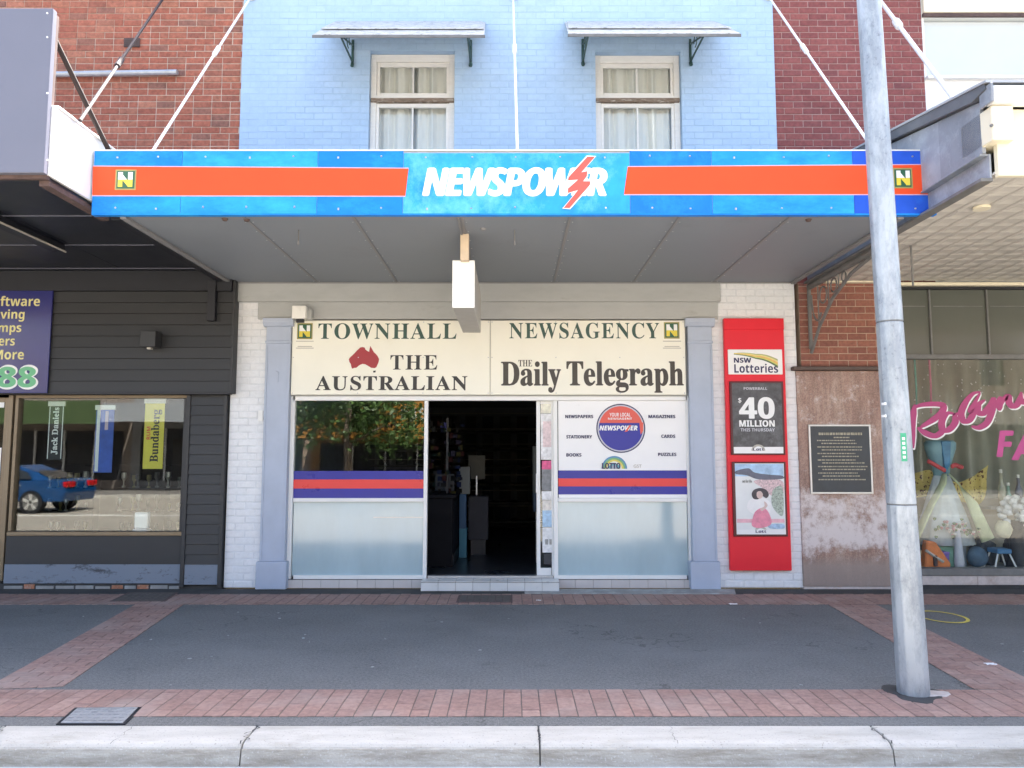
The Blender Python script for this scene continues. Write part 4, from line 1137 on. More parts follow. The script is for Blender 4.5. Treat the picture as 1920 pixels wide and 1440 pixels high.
# pier beside the window
px0, px1 = UV(347, 920, YW)[0], XL - .016
pier = bx('pier', M['char'], lbld, px0, px1, YW - .02, YW + .2, .05, zb1 - .021, 0)
npl = 17; hb2 = (zb1 - .03 - .30) / npl
for k in range(npl):
    z = .30 + k * hb2
    G().px([(YW - .022, z + .002), (YW - .05, z + .002), (YW - .036, z + hb2 - .003), (YW - .022, z + hb2 - .003)], px0 + .05, px1 - .045).build('plank', M['char'], pier)
bx('plank', M['char_flake'], pier, px0 + .05, px1 - .045, YW - .048, YW - .022, .06, .30, .003)
bx('corner_board', M['char'], pier, px0, px0 + .048, YW - .06, YW - .021, .03, zb1 - .022, .004)
bx('corner_board', M['char'], pier, px1 - .043, px1, YW - .06, YW - .021, .03, zb1 - .022, .004)
# stall riser and window
wx0, wx1 = UV(26, 870, YW)[0], UV(345, 870, YW)[0]
zs1 = UV(180, 996, YW)[1]
bx('stall_riser', M['char'], lbld, wx0 - .03, px0 - .002, YW - .015, YW + .15, .30, zs1 - .055, .004)
G().box(wx0 - .03, px0 - .002, YW - .018, YW + .15, .07, .30).build('stall_riser', M['char_flake'], lbld, .003)
x = wx0 - .03
while x < px0 - .1:
    w = random.uniform(.12, .3)
    if random.random() < .5: bx('footing_brick', M['bare_brick'] if random.random() < .45 else M['conc'], lbld, x, min(x + w, px0) - .02, YW - .012 + random.uniform(-.006, .006), YW + .1, .0, random.uniform(.035, .066), .004); x += w
bx('plinth', M['dark_conc'], lbld, wx0 - .1, px1, YW + .0, YW + .12, -.02, .064)
bx('window_sill', M['bronze'], lbld, wx0 - .02, px0 - .003, YW - .03, YW + .1, zs1 - .053, zs1 - .003, .004)
bx('window_head', M['bronze'], lbld, wx0 - .02, px0 - .003, YW - .012, YW + .08, UV(180, 745, YW)[1] - .01, zb1 - .022, .003)
bx('window_jamb', M['char'], lbld, px0 - .05, px0 - .003, YW - .012, YW + .08, zs1, UV(180, 745, YW)[1] - .012, .003)
bx('window_jamb', M['bronze'], lbld, wx0 - .02, wx0 + .02, YW - .012, YW + .08, zs1, UV(180, 745, YW)[1] - .012, .003)
bx('window_pane', M['shop_glass'], lbld, wx0 + .02, px0 - .05, YW + .04, YW + .048, zs1, UV(180, 745, YW)[1] - .01)
# door to the left
dx1 = UV(24, 900, YW)[0]
df = bx('door_frame', M['bronze'], lbld, dx1 - .10, dx1 - .045, YW - .02, YW + .1, .1, zb1 - .022, .003)
dd = bx('glass_door', M['shop_glass'], lbld, dx1 - 1.0, dx1 - .17, YW + .04, YW + .048, .14, zb1 - .11)
bx('stile', M['bronze'], dd, dx1 - .17, dx1 - .104, YW + .02, YW + .07, .11, zb1 - .05, .003)
bx('rail', M['bronze'], dd, dx1 - 1.0, dx1 - .171, YW + .02, YW + .07, 1.02, 1.12, .003)
bx('rail', M['bronze'], dd, dx1 - 1.0, dx1 - .171, YW + .02, YW + .07, zb1 - .109, zb1 - .05, .003)
bx('rail', M['bronze'], dd, dx1 - 1.0, dx1 - .171, YW + .02, YW + .07, .11, .20, .003)
for (a, b, w) in ((1.25, 1.72, .3), (.42, 1.0, .3), (2.22, 2.30, .3)):
    bx('notice', M['panel_white'], dd, dx1 - .17 - w, dx1 - .19, YW + .036, YW + .039, a, b)
# left wall beyond (behind the frame edge)
bx('lower_wall', M['char'], lbld, LX0, dx1 - 1.0, YW - .01, YW + .2, 0, zb1 - .02)
# interior of left shop
li = thing('shop_interior', 'dim interior of the charcoal shop behind its display window', 'interior', (-6, 11, .1))
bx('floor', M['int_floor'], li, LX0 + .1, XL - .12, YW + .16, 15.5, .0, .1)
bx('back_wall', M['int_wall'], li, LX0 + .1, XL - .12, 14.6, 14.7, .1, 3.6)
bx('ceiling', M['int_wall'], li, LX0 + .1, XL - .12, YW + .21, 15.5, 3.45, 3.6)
bx('display_shelf', mat('display floor', (.10, .10, .11), .5), li, wx0 - .02, px0, YW + .16, YW + .75, zs1 - .15, zs1 - .07)
for k, (xx, h_) in enumerate(((-6.2, 1.7), (-5.4, 1.9), (-4.6, 1.5), (-7.4, 1.8))):
    cb = thing('display_cabinet', ['dim glass trophy cabinet deep in the charcoal shop, left of centre', 'tallest dim trophy cabinet deep in the charcoal shop', 'low dim cabinet deep in the charcoal shop near the pier', 'dim trophy cabinet deep in the charcoal shop by its door'][k], 'cabinet', (xx, 12.5, .1), 'cabinets in the charcoal shop')
    bx('frame', M['shelf_wood'], cb, xx - .35, xx + .35, 12.7, 12.9, .1, h_)
    for q in range(4): bx('shelf', M['shelf_wood'], cb, xx - .34, xx + .34, 12.4, 12.699, .3 + q * .38, .32 + q * .38)
    for q in range(3):
        for w_ in range(5):
            hs = random.uniform(.5, 1.15)
            G().lathe((xx - .28 + w_ * .14 + random.uniform(-.03, .03), 12.55 + random.uniform(-.08, .05), .321 + q * .38), [(.03, 0), (.03, .02 * hs), (.01, .04 * hs), (.012, .1 * hs), (.045 * hs, .16 * hs), (.04 * hs, .24 * hs)], 8).build('trophy', random.choice([M['silver'], M['logo_olive'], M['iron']]), cb)
# banners hanging just inside the glass
YBN = YW + .12
M['banner_yellow'] = mat('yellow banner', (.80, .68, .08), .5, .04, 5, 0)
M['banner_blue'] = mat('royal blue banner', (.03, .10, .48), .5, .3, 5, 0)
def banner(label, u0, v0, u1, v1, m):
    x0, x1, z0, z1 = RC(u0, v0, u1, v1, YBN)
    t = thing('banner', label, 'banner', ((x0 + x1) / 2, YBN, z0), 'banners in the charcoal shop window')
    G().px([(YBN, z0), (YBN + .003, z0), (YBN + .003, z1), (YBN, z1)], x0, x1).build('cloth', m, t)
    bx('top_rail', M['lightbox'], t, x0 - .015, x1 + .015, YBN - .008, YBN + .01, z1 - .03, z1 + .03, .003)
    bx('hanging_cord', M['black'], t, (x0 + x1) / 2 - .003, (x0 + x1) / 2 + .003, YBN + .002, YBN + .006, z1 + .03, z1 + .25)
    return t
b = banner('yellow vertical banner with black lettering in shop window', 270, 752, 307, 879, M['banner_yellow'])
ptext('lettering', serif('Bundaberg'), M['sign_black'], b, 283, 768, 302, 866, YBN - .002, up=True, fat=.002)
ptext('lettering', bold('RUM'), M['vred'], b, 275, 800, 282, 824, YBN - .002, up=True)
b = banner('royal blue vertical banner with white edge in shop window', 178, 764, 212, 886, M['banner_blue'])
pbx('edge_stripe', M['white_print'], b, 180, 766, 186, 884, YBN - .002, .0015)
pbx('streak', mat('pale pink print', (.60, .50, .60), .5), b, 197, 771, 203, 806, YBN - .002, .0015)
b = banner('black vertical banner with white lettering in shop window', 90, 757, 118, 862, M['black'])
pbx('edge_stripe', M['white_print'], b, 90.5, 762, 92, 860, YBN - .002, .0015); pbx('edge_stripe', M['white_print'], b, 115.5, 762, 117, 860, YBN - .002, .0015)
ptext('lettering', serif('Jack Daniels'), M['white_print'], b, 98, 764, 110, 852, YBN - .002, up=True, fat=.002)
# small white and blue carton on the sill
x0, x1, z0, z1 = RC(243, 962, 289, 996, YBN + .05)
zfl = zs1 - .07
cs = thing('display_carton', 'small white and blue carton standing in the shop window', 'carton', ((x0 + x1) / 2, YBN + .05, zfl))
G().py([(x0, zfl), (x1, zfl), (x1 - .08, zfl + .09), (x0 + .08, zfl + .09)], YBN, YBN + .12).build('base', M['silver_print'], cs, .004)
bx('top', M['panel_white'], cs, x0 + .07, x1 - .07, YBN + .02, YBN + .1, zfl + .091, z1 + .01, .01)
bx('label_patch', M['navy'], cs, x0 + .1, x1 - .1, YBN - .003, YBN - .001, zfl + .02, zfl + .06)

# left shop's blue sign
bs = thing('shop_sign', 'navy blue sign with yellow lettering on the charcoal weatherboards', 'sign', (-6.4, YB, 2.5))
x0, x1, z0, z1 = RC(-260, 542, 94, 737, YB - .03)
M['sign_navy'] = mat('dark navy sign face', (.022, .024, .16), .18, .08, 2, 0, spec=.7)
bx('board', M['sign_navy'], bs, x0, x1, YB - .035, YB - .012, z0, z1, .003)
ysn = YB - .036
M['comic_yellow'] = mat('pale yellow print', (.76, .70, .30), .5, .04, 9, 0)
for body, r in (('Software', (-25, 555, 75, 574)), ('Engraving', (-60, 580, 46, 603)), ('Stamps', (-38, 606, 40, 628)), ('Lasers', (-36, 631, 28, 648)), ('& More', (-34, 656, 45, 674))):
    ptext('lettering', bold(body), M['comic_yellow'], bs, *r, ysn)
M['mint'] = mat('mint green print', (.16, .48, .25), .5, .05, 9, 0)
ptext('lettering', bold('6021 888'), M['panel_white'], bs, -212, 685, 70, 729, ysn, fat=.014)
ptext('lettering', bold('6021 888'), M['mint'], bs, -210, 688, 67, 726, ysn - .003, fat=.006)
# sensor light box and bracket
x0, x1, z0, z1 = RC(262, 620, 291, 650, YB - .2)
sl = thing('wall_light', 'charcoal box light on the weatherboard bulkhead', 'lamp', ((x0 + x1) / 2, YB - .1, z0))
bx('housing', M['char'], sl, x0, x1, YB - .2, YB - .03, z0, z1, .006)
bx('mount', M['black'], sl, x0 + .04, x1 - .04, YB - .029, YB - .004, z0 + .03, z1 - .03)
bx('lens', M['faint'], sl, x0 + .07, x1 - .07, YB - .16, YB - .10, z0 - .025, z0 - .001)
x0, x1, z0, z1 = RC(388, 533, 403, 601, YB - .08)
bx('steel_bracket', M['black'], None, x0, x1, YB - .08, YB - .006, z0, 3.78, .004, label='black vertical bracket under the charcoal shop awning', cat='bracket')

# left awning: its side stands just outside the end of the blue sign, the soffit runs on to meet its neighbour
LA1, LAY, LZ = -3.84, 5.95, 3.90
lw = thing('awning', 'black panelled awning with tall blue grey fascia on the left', 'awning', (-6, 7, LZ))
ydl = [LAY + .07, 6.95, 7.95, 8.98, YW - .02]
for a, b in zip(ydl, ydl[1:]):
    for xa, xb in ((-12, -8.4), (-8.4, -4.8), (-4.8, LA1 if b < 7 else XA0 - .03)):
        bx('soffit_panel', M['black_soffit'], lw, xa + .004, xb - .004, a + .006, b - .006, LZ + .01, LZ + .03)
for a in ydl[1:-1]: bx('joint_strip', M['grey_fascia'], lw, -12, XA0 - .09, a - .006, a + .006, LZ + .003, LZ + .0095)
bx('edge_beam', M['black'], lw, XA0 - .10, XA0 - .004, YF + .10, YW - .145, ZS - .03, LZ + .009, .004)
bx('wall_trim', M['black'], lw, -12, bxr - .03, YB - .05, YB - .006, 3.66, LZ + .008)
bx('edge_beam', M['rust'], lw, LA1 - .09, LA1 - .003, LAY + .07, 6.95, LZ - .04, LZ + .009, .004)
bx('edge_board', M['bright_white'], lw, LA1, LA1 + .03, LAY + .01, 7.6, LZ + .03, 4.53, .004)
bx('edge_cap', M['bright_white'], lw, LA1 - .06, LA1 + .045, LAY + .06, 7.6, 4.531, 4.552, .003)
bx('roof_deck', M['roof'], lw, -12, LA1 - .001, LAY + .08, YW + .02, 4.20, 4.25)
x1 = UV(98, 170, LAY)[0]
bx('fascia_panel', M['grey_fascia'], lw, -12, x1, LAY - .05, LAY + .005, UV(50, 328, LAY)[1], UV(50, 22, LAY)[1], .004)
bx('fascia_frame', M['rust'], lw, -12, x1 - .01, LAY + .007, LAY + .05, UV(50, 334, LAY)[1], UV(50, 26, LAY)[1])
for v in (25, 70, 175, 300): G().tube([W3(89, v, LAY - .05), (UV(89, v, LAY - .05)[0], LAY - .056, UV(89, v, LAY - .05)[1])], .008, 6).build('screw', M['white_metal'], lw)
# fluorescent batten on soffit
a, b = W3(-60, 415, 6.3), W3(104, 486, 7.9)
t = thing('batten_light', 'dark batten light fixed under the black awning', 'lamp', (-4.9, 7.2, 3.75))
bx('body', M['black'], t, -4.99, -4.86, 6.2, 7.95, LZ - .075, LZ + .005, .004)
bx('diffuser_edge', M['faint'], t, -4.858, -4.845, 6.2, 7.95, LZ - .078, LZ - .062)

# ================================================================== right building
rb = thing('shop_building', 'plum brick and cream shop building with painted display window', 'building', (6, YW, 0))
RX1 = 14.0
shell(rb, XR + .003, RX1, M['dark_mortar'])
xp1 = UV(1736, 140, YW)[0]
brick_wall(rb, XR + .004, xp1, 3.80, HT, YW + .03, M['dark_brick'], M['dark_brick_i'], M['dark_mortar'], keep=295, proud=.006, jit=.002, vis=lambda x, z: z > 5.2)
# lower brick patch
bxl, bxr2 = UV(1500, 600, YW)[0] + .004, UV(1662, 600, YW)[0]
zl = UV(1570, 688, YW)[1]
brick_wall(rb, bxl, bxr2, zl, 3.80, YW + .02, M['old_brick'], M['old_brick'], M['old_mortar'], keep=200, proud=.006, jit=.002)
bx('ledge', M['ledge'], rb, UV(1488, 684, YW - .1)[0], bxr2 + .05, YW - .09, YW + .02, zl - .05, zl - .002, .006)
gx1 = UV(1668, 900, YW)[0]
sx0_ = UV(1498, 900, YW)[0]
zmid = UV(1570, 930, YW)[1]; zlow = UV(1570, 1050, YW)[1]
bx('stone_slab', M['granite'], rb, sx0_ + .004, gx1, YW - .025, YW + .2, .035, zl - .052, .004)
bx('slab_footing', M['pale_stone'], rb, sx0_ + .004, gx1, YW - .03, YW + .1, -.02, .033, .006)
# plaque
x0, x1, z0, z1 = RC(1518, 796, 1635, 926, YW - .045)
pq = thing('plaque', 'dark metal plaque with silver frame on stone wall', 'plaque', ((x0 + x1) / 2, YW - .03, z0))
bx('plate', M['plaque'], pq, x0 + .02, x1 - .02, YW - .045, YW - .027, z0 + .02, z1 - .02)
for nm, r in (('top', (x0, x1, z1 - .022, z1)), ('bottom', (x0, x1, z0, z0 + .022)), ('left', (x0, x0 + .022, z0 + .0225, z1 - .0225)), ('right', (x1 - .022, x1, z0 + .0225, z1 - .0225))):
    bx('frame_bar', M['silver'], pq, r[0], r[1], YW - .05, YW - .026, r[2], r[3], .003)
g = G(); zz = z1 - .10; w_ = x1 - x0
lines = [(.16, .86, .030), (.40, .66, .016)] + [(.14 + .05 * (k % 2 == 0) * 0, random.uniform(.70, .92), .014) for k in range(13)]
for k, (a, b, h) in enumerate(lines):
    xx = x0 + a * w_ if k < 2 else x0 + (.13 if k % 2 == 0 else .2) * w_
    end = x0 + b * w_
    while xx < end:
        ww = random.uniform(.012, .05)
        g.box(xx, min(xx + ww, end), YW - .0475, YW - .045, zz - h, zz); xx += ww + .008
    zz -= h + (.022 if k < 2 or k % 2 == 0 else .030)
    if zz < z0 + .09: break
g.build('raised_lettering', M['plaque_text'], pq)
# cream upper floor with window band, right of the plum bricks
zc = lambda v: UV(1830, v, YW)[1]
cells_ = [(xp1 + .004, 10.5, zc(142), zc(30))]
g = G()
for a, b, c, d in cells(xp1 + .004, RX1, 3.80, HT, cells_): g.box(a, b, YW + .04, YW + .25, c, d)
g.build('upper_wall', M['white_wall'], rb)
bx('cream_band', M['cream_wall'], rb, xp1 + .01, RX1, YW - .02, YW + .039, zc(24), HT, .006)
bx('window_head', M['rust'], rb, xp1 + .01, RX1, YW + .0, YW + .038, zc(30), zc(24) - .002)
uw = bx('upper_window', M['high_glass'], rb, xp1 + .03, 10.5, YW + .06, YW + .068, zc(142), zc(30))
bx('frame_bar', M['white_timber'], uw, xp1 + .005, xp1 + .04, YW + .05, YW + .13, zc(142), zc(30), .003)
bx('blind', M['white_wall'], uw, xp1 + .02, 10.5, YW + .125, YW + .13, zc(142) + .01, zc(30) - .01)
bx('window_sill', M['white_timber'], rb, xp1 + .008, RX1, YW - .03, YW + .1, zc(148), zc(142) - .002, .004)
# beam and shop window under the awning
zB0, zB1 = UV(1800, 537, YW)[1], UV(1800, 514, YW)[1]
bx('beam', M['cream_wall'], rb, bxr2 + .004, RX1, YW - .06, YW + .2, zB0, 3.797, .004)
bx('beam', M['cream_wall'], rb, UV(1545, 528, YW)[0], bxr2 + .002, YW - .058, YW + .2, UV(1600, 528, YW)[1], 3.796, .004)
sgx0 = UV(1672, 850, YW)[0] + .02
zT1, zT0 = zB0 - .03, UV(1800, 668, YW)[1]
bx('post', M['rust'], rb, bxr2 + .004, sgx0 + .05, YW - .01, YW + .15, .05, zB0 - .004, .004)
bx('lintel', M['black'], rb, sgx0 + .052, RX1, YW + .0, YW + .12, zT1, zB0 - .003)
xs = [sgx0 + .05, UV(1748, 600, YW)[0], UV(1856, 600, YW)[0], UV(1966, 600, YW)[0], UV(2076, 600, YW)[0], RX1 - .1]
for a, b in zip(xs, xs[1:]):
    o = bx('transom_pane', M['grey_green'], rb, a + .012, b - .012, YW + .055, YW + .062, zT0 + .03, zT1 - .002)
    bx('panel_moulding', M['iron'], o, a + .05, b - .05, YW + .052, YW + .0545, zT1 - .22, zT1 - .21)
    bx('mullion', M['iron'], o, b - .011, b + .011, YW + .03, YW + .1, zT0 + .03, zT1 - .002, .003)
bx('transom_rail', M['iron'], rb, sgx0 + .052, RX1, YW + .02, YW + .12, zT0 - .03, zT0 + .028, .003)
zsill = UV(1800, 1066, YW)[1]
bx('display_pane', M['clear_glass'], rb, sgx0 + .05, RX1 - .1, YW + .06, YW + .068, zsill, zT0 - .03)
bx('sill', M['iron'], rb, sgx0 + .052, RX1, YW - .02, YW + .15, zsill - .085, zsill - .002, .004)
x = sgx0 + .052
while x < RX1 - .2:
    bx('riser_stone', M['pale_stone'], rb, x, min(x + .9, RX1) - .004, YW - .01, YW + .15, .05, zsill - .088, .004); x += .9
bx('riser_base', M['dark_conc'], rb, sgx0 + .05, RX1, YW + .0, YW + .14, .0, .048)

# painted lettering on the glass
wl_ = thing('window_lettering', 'pink painted script lettering on the right shop window', 'lettering', (UV(1800, 780, YW)[0], YW + .06, 1.6))
yg = YW + .055
def brush(name, strokes, m, parent, Y, wpx, dx=0, dy=0):
    """painted strokes traced as ribbons of varying width"""
    g = G()
    for si, st_ in enumerate(strokes):
        P_ = [Vector((1700 + a / 6 + dx, 660 + b / 6 + dy)) for a, b in st_]
        pts = []
        for i in range(len(P_) - 1):
            p0, p1, p2, p3 = P_[max(i - 1, 0)], P_[i], P_[i + 1], P_[min(i + 2, len(P_) - 1)]
            for k in range(6):
                t = k / 6
                pts.append(.5 * (2 * p1 + (p2 - p0) * t + (2 * p0 - 5 * p1 + 4 * p2 - p3) * t * t + (3 * p1 - p0 - 3 * p2 + p3) * t ** 3))
        pts.append(P_[-1])
        n = len(pts); L_, R_ = [], []
        for i, p in enumerate(pts):
            d = (pts[min(i + 1, n - 1)] - pts[max(i - 1, 0)]).normalized(); q = Vector((-d.y, d.x))
            w = wpx * (.30 + .70 * min(1, 4 * min(i, n - 1 - i) / n)) * (.78 + .35 * abs(d.y))
            L_.append(UV(*(p + q * w / 2), Y)); R_.append(UV(*(p - q * w / 2), Y))
        yy = Y - .0004 * si
        for i in range(n - 1): g.py([L_[i], L_[i + 1], R_[i + 1], R_[i]], yy - .0012, yy)
    return g.build(name, m, parent)
ROB = [[(95, 590), (70, 720), (60, 900), (72, 1085)], [(60, 640), (150, 600), (290, 585), (405, 600), (400, 670), (320, 745), (200, 820), (150, 850)],
       [(120, 850), (200, 905), (310, 945), (390, 905), (430, 860)],
       [(545, 700), (460, 690), (395, 780), (410, 875), (480, 870), (545, 790), (545, 710), (610, 690)],
       [(830, 450), (745, 470), (660, 570), (612, 690), (640, 775), (705, 765), (745, 690), (720, 650), (760, 580), (825, 460)],
       [(880, 540), (810, 590), (800, 670), (860, 690), (930, 610), (965, 510)], [(990, 510), (965, 640), (905, 790), (810, 850), (725, 835)],
       [(1055, 500), (1040, 580), (1045, 660)], [(1045, 640), (1085, 540), (1140, 500), (1150, 570), (1190, 610), (1240, 590), (1270, 520), (1290, 450)], [(1290, 460), (1280, 540), (1330, 560), (1400, 470), (1440, 400)]]
brush('lettering', ROB, M['white_print'], wl_, yg, 12.0, 1.6, 2.4)
brush('lettering', ROB, M['pink'], wl_, yg - .006, 11.6)
ptext('lettering', boldit('F'), M['pink2'], wl_, 1868, 808, 1901, 856, yg, fat=.008)
ptext('lettering', boldit('A'), M['pink2'], wl_, 1896, 815, 1940, 862, yg, fat=.008)

# display inside
ri = thing('shop_interior', 'grey olive display backdrop behind the painted shop window', 'interior', (6.5, 10.6, .4))
M['backdrop'] = mat('olive grey curtain', (.30, .30, .245), .9, .1, 3, .1)
M['disp_floor'] = mat('pale grey display floor', (.32, .34, .36), .5, .15, 3, .05)
g = G(); base = 0; n = 160
for i in range(n + 1):
    x = sgx0 - .4 + i * 5.5 / n; y = 10.62 + .03 * math.sin(i * .9) + .02 * math.sin(i * .37)
    g.v += [(x, y, .3), (x, y, 3.2)]
g.f += [(2 * i, 2 * i + 2, 2 * i + 3, 2 * i + 1) for i in range(n)]
g.build('backdrop', M['backdrop'], ri, smooth=True, norm=False)
bx('display_floor', M['disp_floor'], ri, sgx0 - .4, RX1 - .2, YW + .16, 10.8, zsill - .2, zsill - .05)
bx('ceiling', M['int_wall'], ri, sgx0 - .4, RX1 - .2, YW + .21, 11, 3.45, 3.6)
for k in range(3): bx('floor_strip', M['white_print'] if k == 0 else M['lightbox_side'], ri, sgx0 + .2, RX1 - .3, YW + .2 + k * .12, YW + .23 + k * .12, zsill - .05, zsill - .045)
zfl2 = zsill - .05
def D(u, v, Y): return UV(u, v, Y)
# costume on a dress form
YM = 9.85
cx0, _ = D(1763, 850, YM)
zt = D(0, 826, YM)[1]; zwst = D(0, 888, YM)[1]; zhem = D(0, 1020, YM)[1]
cm = thing('costume_dress', 'blue bodice dress with pale tulle skirt on a display form', 'costume', (cx0, YM, zfl2))
M['tulle'] = mat('pale blue tulle', (.66, .72, .74), .8, .12, 6, .1); M['bodice'] = mat('teal blue satin', (.08, .26, .46), .35, .3, 6, .05)
M['sash'] = mat('pale lime net', (.70, .76, .48), .7, .15, 8, .1); M['garland'] = mat('coral red garland', (.62, .10, .11), .8, .3, 20, .5)
G().lathe((cx0, YM, 0), [(.10, zwst - .05), (.115, zwst + .08), (.16, zt - .22), (.20, zt - .10), (.205, zt - .03), (.17, zt)], 24, .62).build('bodice', mat('pale teal satin', (.24, .42, .50), .35, .15, 6, .05), cm, smooth=True)
G().ext([(cx0 - .055, YM - .135, zt - .01), (cx0 + .075, YM - .135, zt - .01), (cx0 + .05, YM - .125, zwst + .12), (cx0 + .01, YM - .09, zwst), (cx0 - .02, YM - .125, zwst + .12)],
        [(cx0 - .055, YM - .10, zt - .01), (cx0 + .075, YM - .10, zt - .01), (cx0 + .05, YM - .09, zwst + .12), (cx0 + .01, YM - .06, zwst), (cx0 - .02, YM - .09, zwst + .12)]).build('front_panel', M['bodice'], cm, .006)
pleat = lambda a, z: 1 + .05 * math.sin(a * 15) * (zwst - z) / (zwst - zhem)
G().lathe((cx0, YM, 0), [(.36, zhem), (.30, (zhem * 2 + zwst) / 3), (.20, (zhem + 2 * zwst) / 3), (.095, zwst)], 60, .6, pleat).build('skirt', M['tulle'], cm, smooth=True)
for s, (ux, vx) in ((-1, (1712, 1010)), (1, (1848, 1012))):
    ex, ez = D(ux, vx, YM - .2)
    pts = [(cx0 + s * .03, YM - .12, zwst), (cx0 + s * .10, YM - .2, zwst - .12), ((cx0 + ex) / 2 + s * .03, YM - .25, (zwst + ez) / 2 + .03), (ex, YM - .25, ez)]
    G().tube(pts, .03, 8, .09, .25).build('net_sash', M['sash'], cm, smooth=True)
g = G()
for k in range(9): g.blob((cx0 - .24 + .022 * k, YM - .15 - .004 * k, zwst + .16 - .014 * k), (.026, .026, .03), 1, .3)
for k in range(6): g.blob((cx0 + .06 + .022 * k, YM - .16, zwst + .10 + .012 * math.sin(k)), (.03, .028, .032), 1, .3)
g.build('garland', M['garland'], cm)
G().tube([(cx0, YM, zfl2), (cx0, YM, zwst)], .015, 8).build('stand_pole', M['silver'], cm)
G().lathe((cx0, YM, zfl2), [(.14, 0), (.14, .01), (.02, .025)], 20).build('stand_base', M['black'], cm)
# spotted fabric swag
M['spot'] = mat('mustard spotted cloth', (.66, .53, .18), .8, .1, 5, .1, speck=(.12, .05, .03), spscale=26, spth=(.60, .63))
g = G(); pts = [(1700, 892), (1740, 880), (1772, 900), (1800, 905), (1830, 890), (1852, 872)]
low = [(1702, 935), (1740, 930), (1772, 925), (1800, 940), (1835, 948), (1848, 930)]
for k in range(25):
    q = k / 24 * 5; i = min(4, int(q)); f = q - i
    a = [pts[i][j] * (1 - f) + pts[i + 1][j] * f for j in (0, 1)]; b = [low[i][j] * (1 - f) + low[i + 1][j] * f for j in (0, 1)]
    yy = 10.12 + .03 * math.sin(k * 1.4)
    for w in range(5):
        s_ = w / 4; p = UV(a[0] * (1 - s_) + b[0] * s_, a[1] * (1 - s_) + b[1] * s_, yy)
        g.v.append((p[0], yy + .012 * math.sin(w * 2 + k), p[1]))
for k in range(24):
    for w in range(4): g.f.append((k * 5 + w, k * 5 + w + 1, (k + 1) * 5 + w + 1, (k + 1) * 5 + w))
g.build('fabric_swag', M['spot'], None, smooth=True, norm=False, label='mustard spotted cloth draped behind the costume dress', cat='fabric')
# orange bag
x0, x1, z0, z1 = RC(1726, 1012, 1772, 1066, 9.6)
M['bag'] = mat('orange vinyl', (.75, .22, .06), .5, .2, 10, .1)
t = thing('shoulder_bag', 'orange bag leaning in the corner of the display window', 'bag', ((x0 + x1) / 2, 9.6, zfl2))
G().py([(x0, zfl2), (x1, zfl2), (x1 + .03, zfl2 + .07), (x0 + .16, z1 - .02), (x0 + .05, z1)], 9.52, 9.64).build('body', M['bag'], t, .015)
G().tube([(x0 + .02, 9.51, z1 - .12), (x0 + .13, 9.505, z1 - .2), (x1 - .08, 9.505, zfl2 + .1)], .018, 6).build('strap', M['lightbox_side'], t)
bx('buckle', M['rust'], t, x0 + .11, x0 + .15, 9.49, 9.519, zfl2 + .05, zfl2 + .18)
# teal cushion, boxes
cxx, czz = D(1832, 1028, 9.75)
G().blob((cxx, 9.75, zfl2 + .13), (.13, .09, .13), 3, .08, 2).build('round_cushion', mat('slate blue velvet', (.09, .15, .22), .8, .2, 8, .2), None, smooth=True, label='round slate blue cushion on the display floor', cat='cushion')
for nm, (ua, va, ub, vb), c, yy, lab in (('gift_box', (1757, 1025, 1788, 1050), (.30, .55, .40), 9.72, 'pale green box beside the orange bag'), ('gift_box', (1768, 1035, 1780, 1048), (.16, .10, .38), 9.56, 'small purple box in front of the pale green box'),
                                         ('gift_box', (1790, 1018, 1812, 1052), (.28, .31, .34), 9.8, 'grey box between pale green box and round cushion'), ('gift_box', (1745, 990, 1790, 1020), (.06, .16, .28), 9.95, 'dark blue box under the tulle skirt')):
    x0, x1, z0, z1 = RC(ua, va, ub, vb, yy)
    t = thing(nm, lab, 'box', ((x0 + x1) / 2, yy, zfl2), 'boxes on the display floor')
    mm = mat(lab[:12], c, .5, .2, 9, .05)
    bx('body', mm, t, x0, x1, yy, yy + .14, zfl2, z1 - .03, .004)
    bx('lid', mm, t, x0 - .006, x1 + .006, yy - .006, yy + .146, z1 - .03, z1, .004)
# stool
x0, x1, z0, z1 = RC(1860, 1026, 1902, 1058, 9.6)
t = thing('small_stool', 'low blue stool with white splayed legs in the display', 'stool', ((x0 + x1) / 2, 9.65, zfl2))
zs_ = z1 - .02
bx('seat', mat('blue seat', (.05, .18, .36), .5), t, x0 + .05, x1 - .05, 9.56, 9.78, zs_ - .06, zs_, .01)
for sx in (0, 1):
    for sy in (0, 1):
        xa = x0 + .07 if sx == 0 else x1 - .07; xo = x0 if sx == 0 else x1
        G().tube([(xa, 9.59 + .16 * sy, zs_ - .055), (xo, 9.56 + .22 * sy, zfl2)], .011, 6).build('leg', M['white_print'], t)
# white curly wig on dark head block
wx, wz = D(1905, 962, 9.7)
t = thing('curly_wig', 'white curly costume wig with dark stand at right edge', 'wig', (wx, 9.7, zfl2))
g = G()
for k in range(46):
    a = random.uniform(0, math.tau); h = random.uniform(-1, 1); r = math.sqrt(max(0, 1 - h * h))
    g.blob((wx + .17 * r * math.cos(a), 9.72 + .13 * r * math.sin(a), wz + .19 * h), (.055, .055, .055), 1, .5)
g.build('curls', mat('white curls', (.76, .77, .76), .9, .1, 20, .5), t, smooth=True)
G().blob((wx - .20, 9.66, wz - .20), (.11, .07, .12), 2, .15).build('ringlet', mat('cream curls', (.70, .66, .46), .9, .15, 10, .5), t, smooth=True)
G().lathe((wx, 9.72, zfl2), [(.15, 0), (.13, .05), (.08, .12), (.09, wz - zfl2 - .25), (.13, wz - zfl2 - .1)], 16).build('stand', M['black'], t, smooth=True)
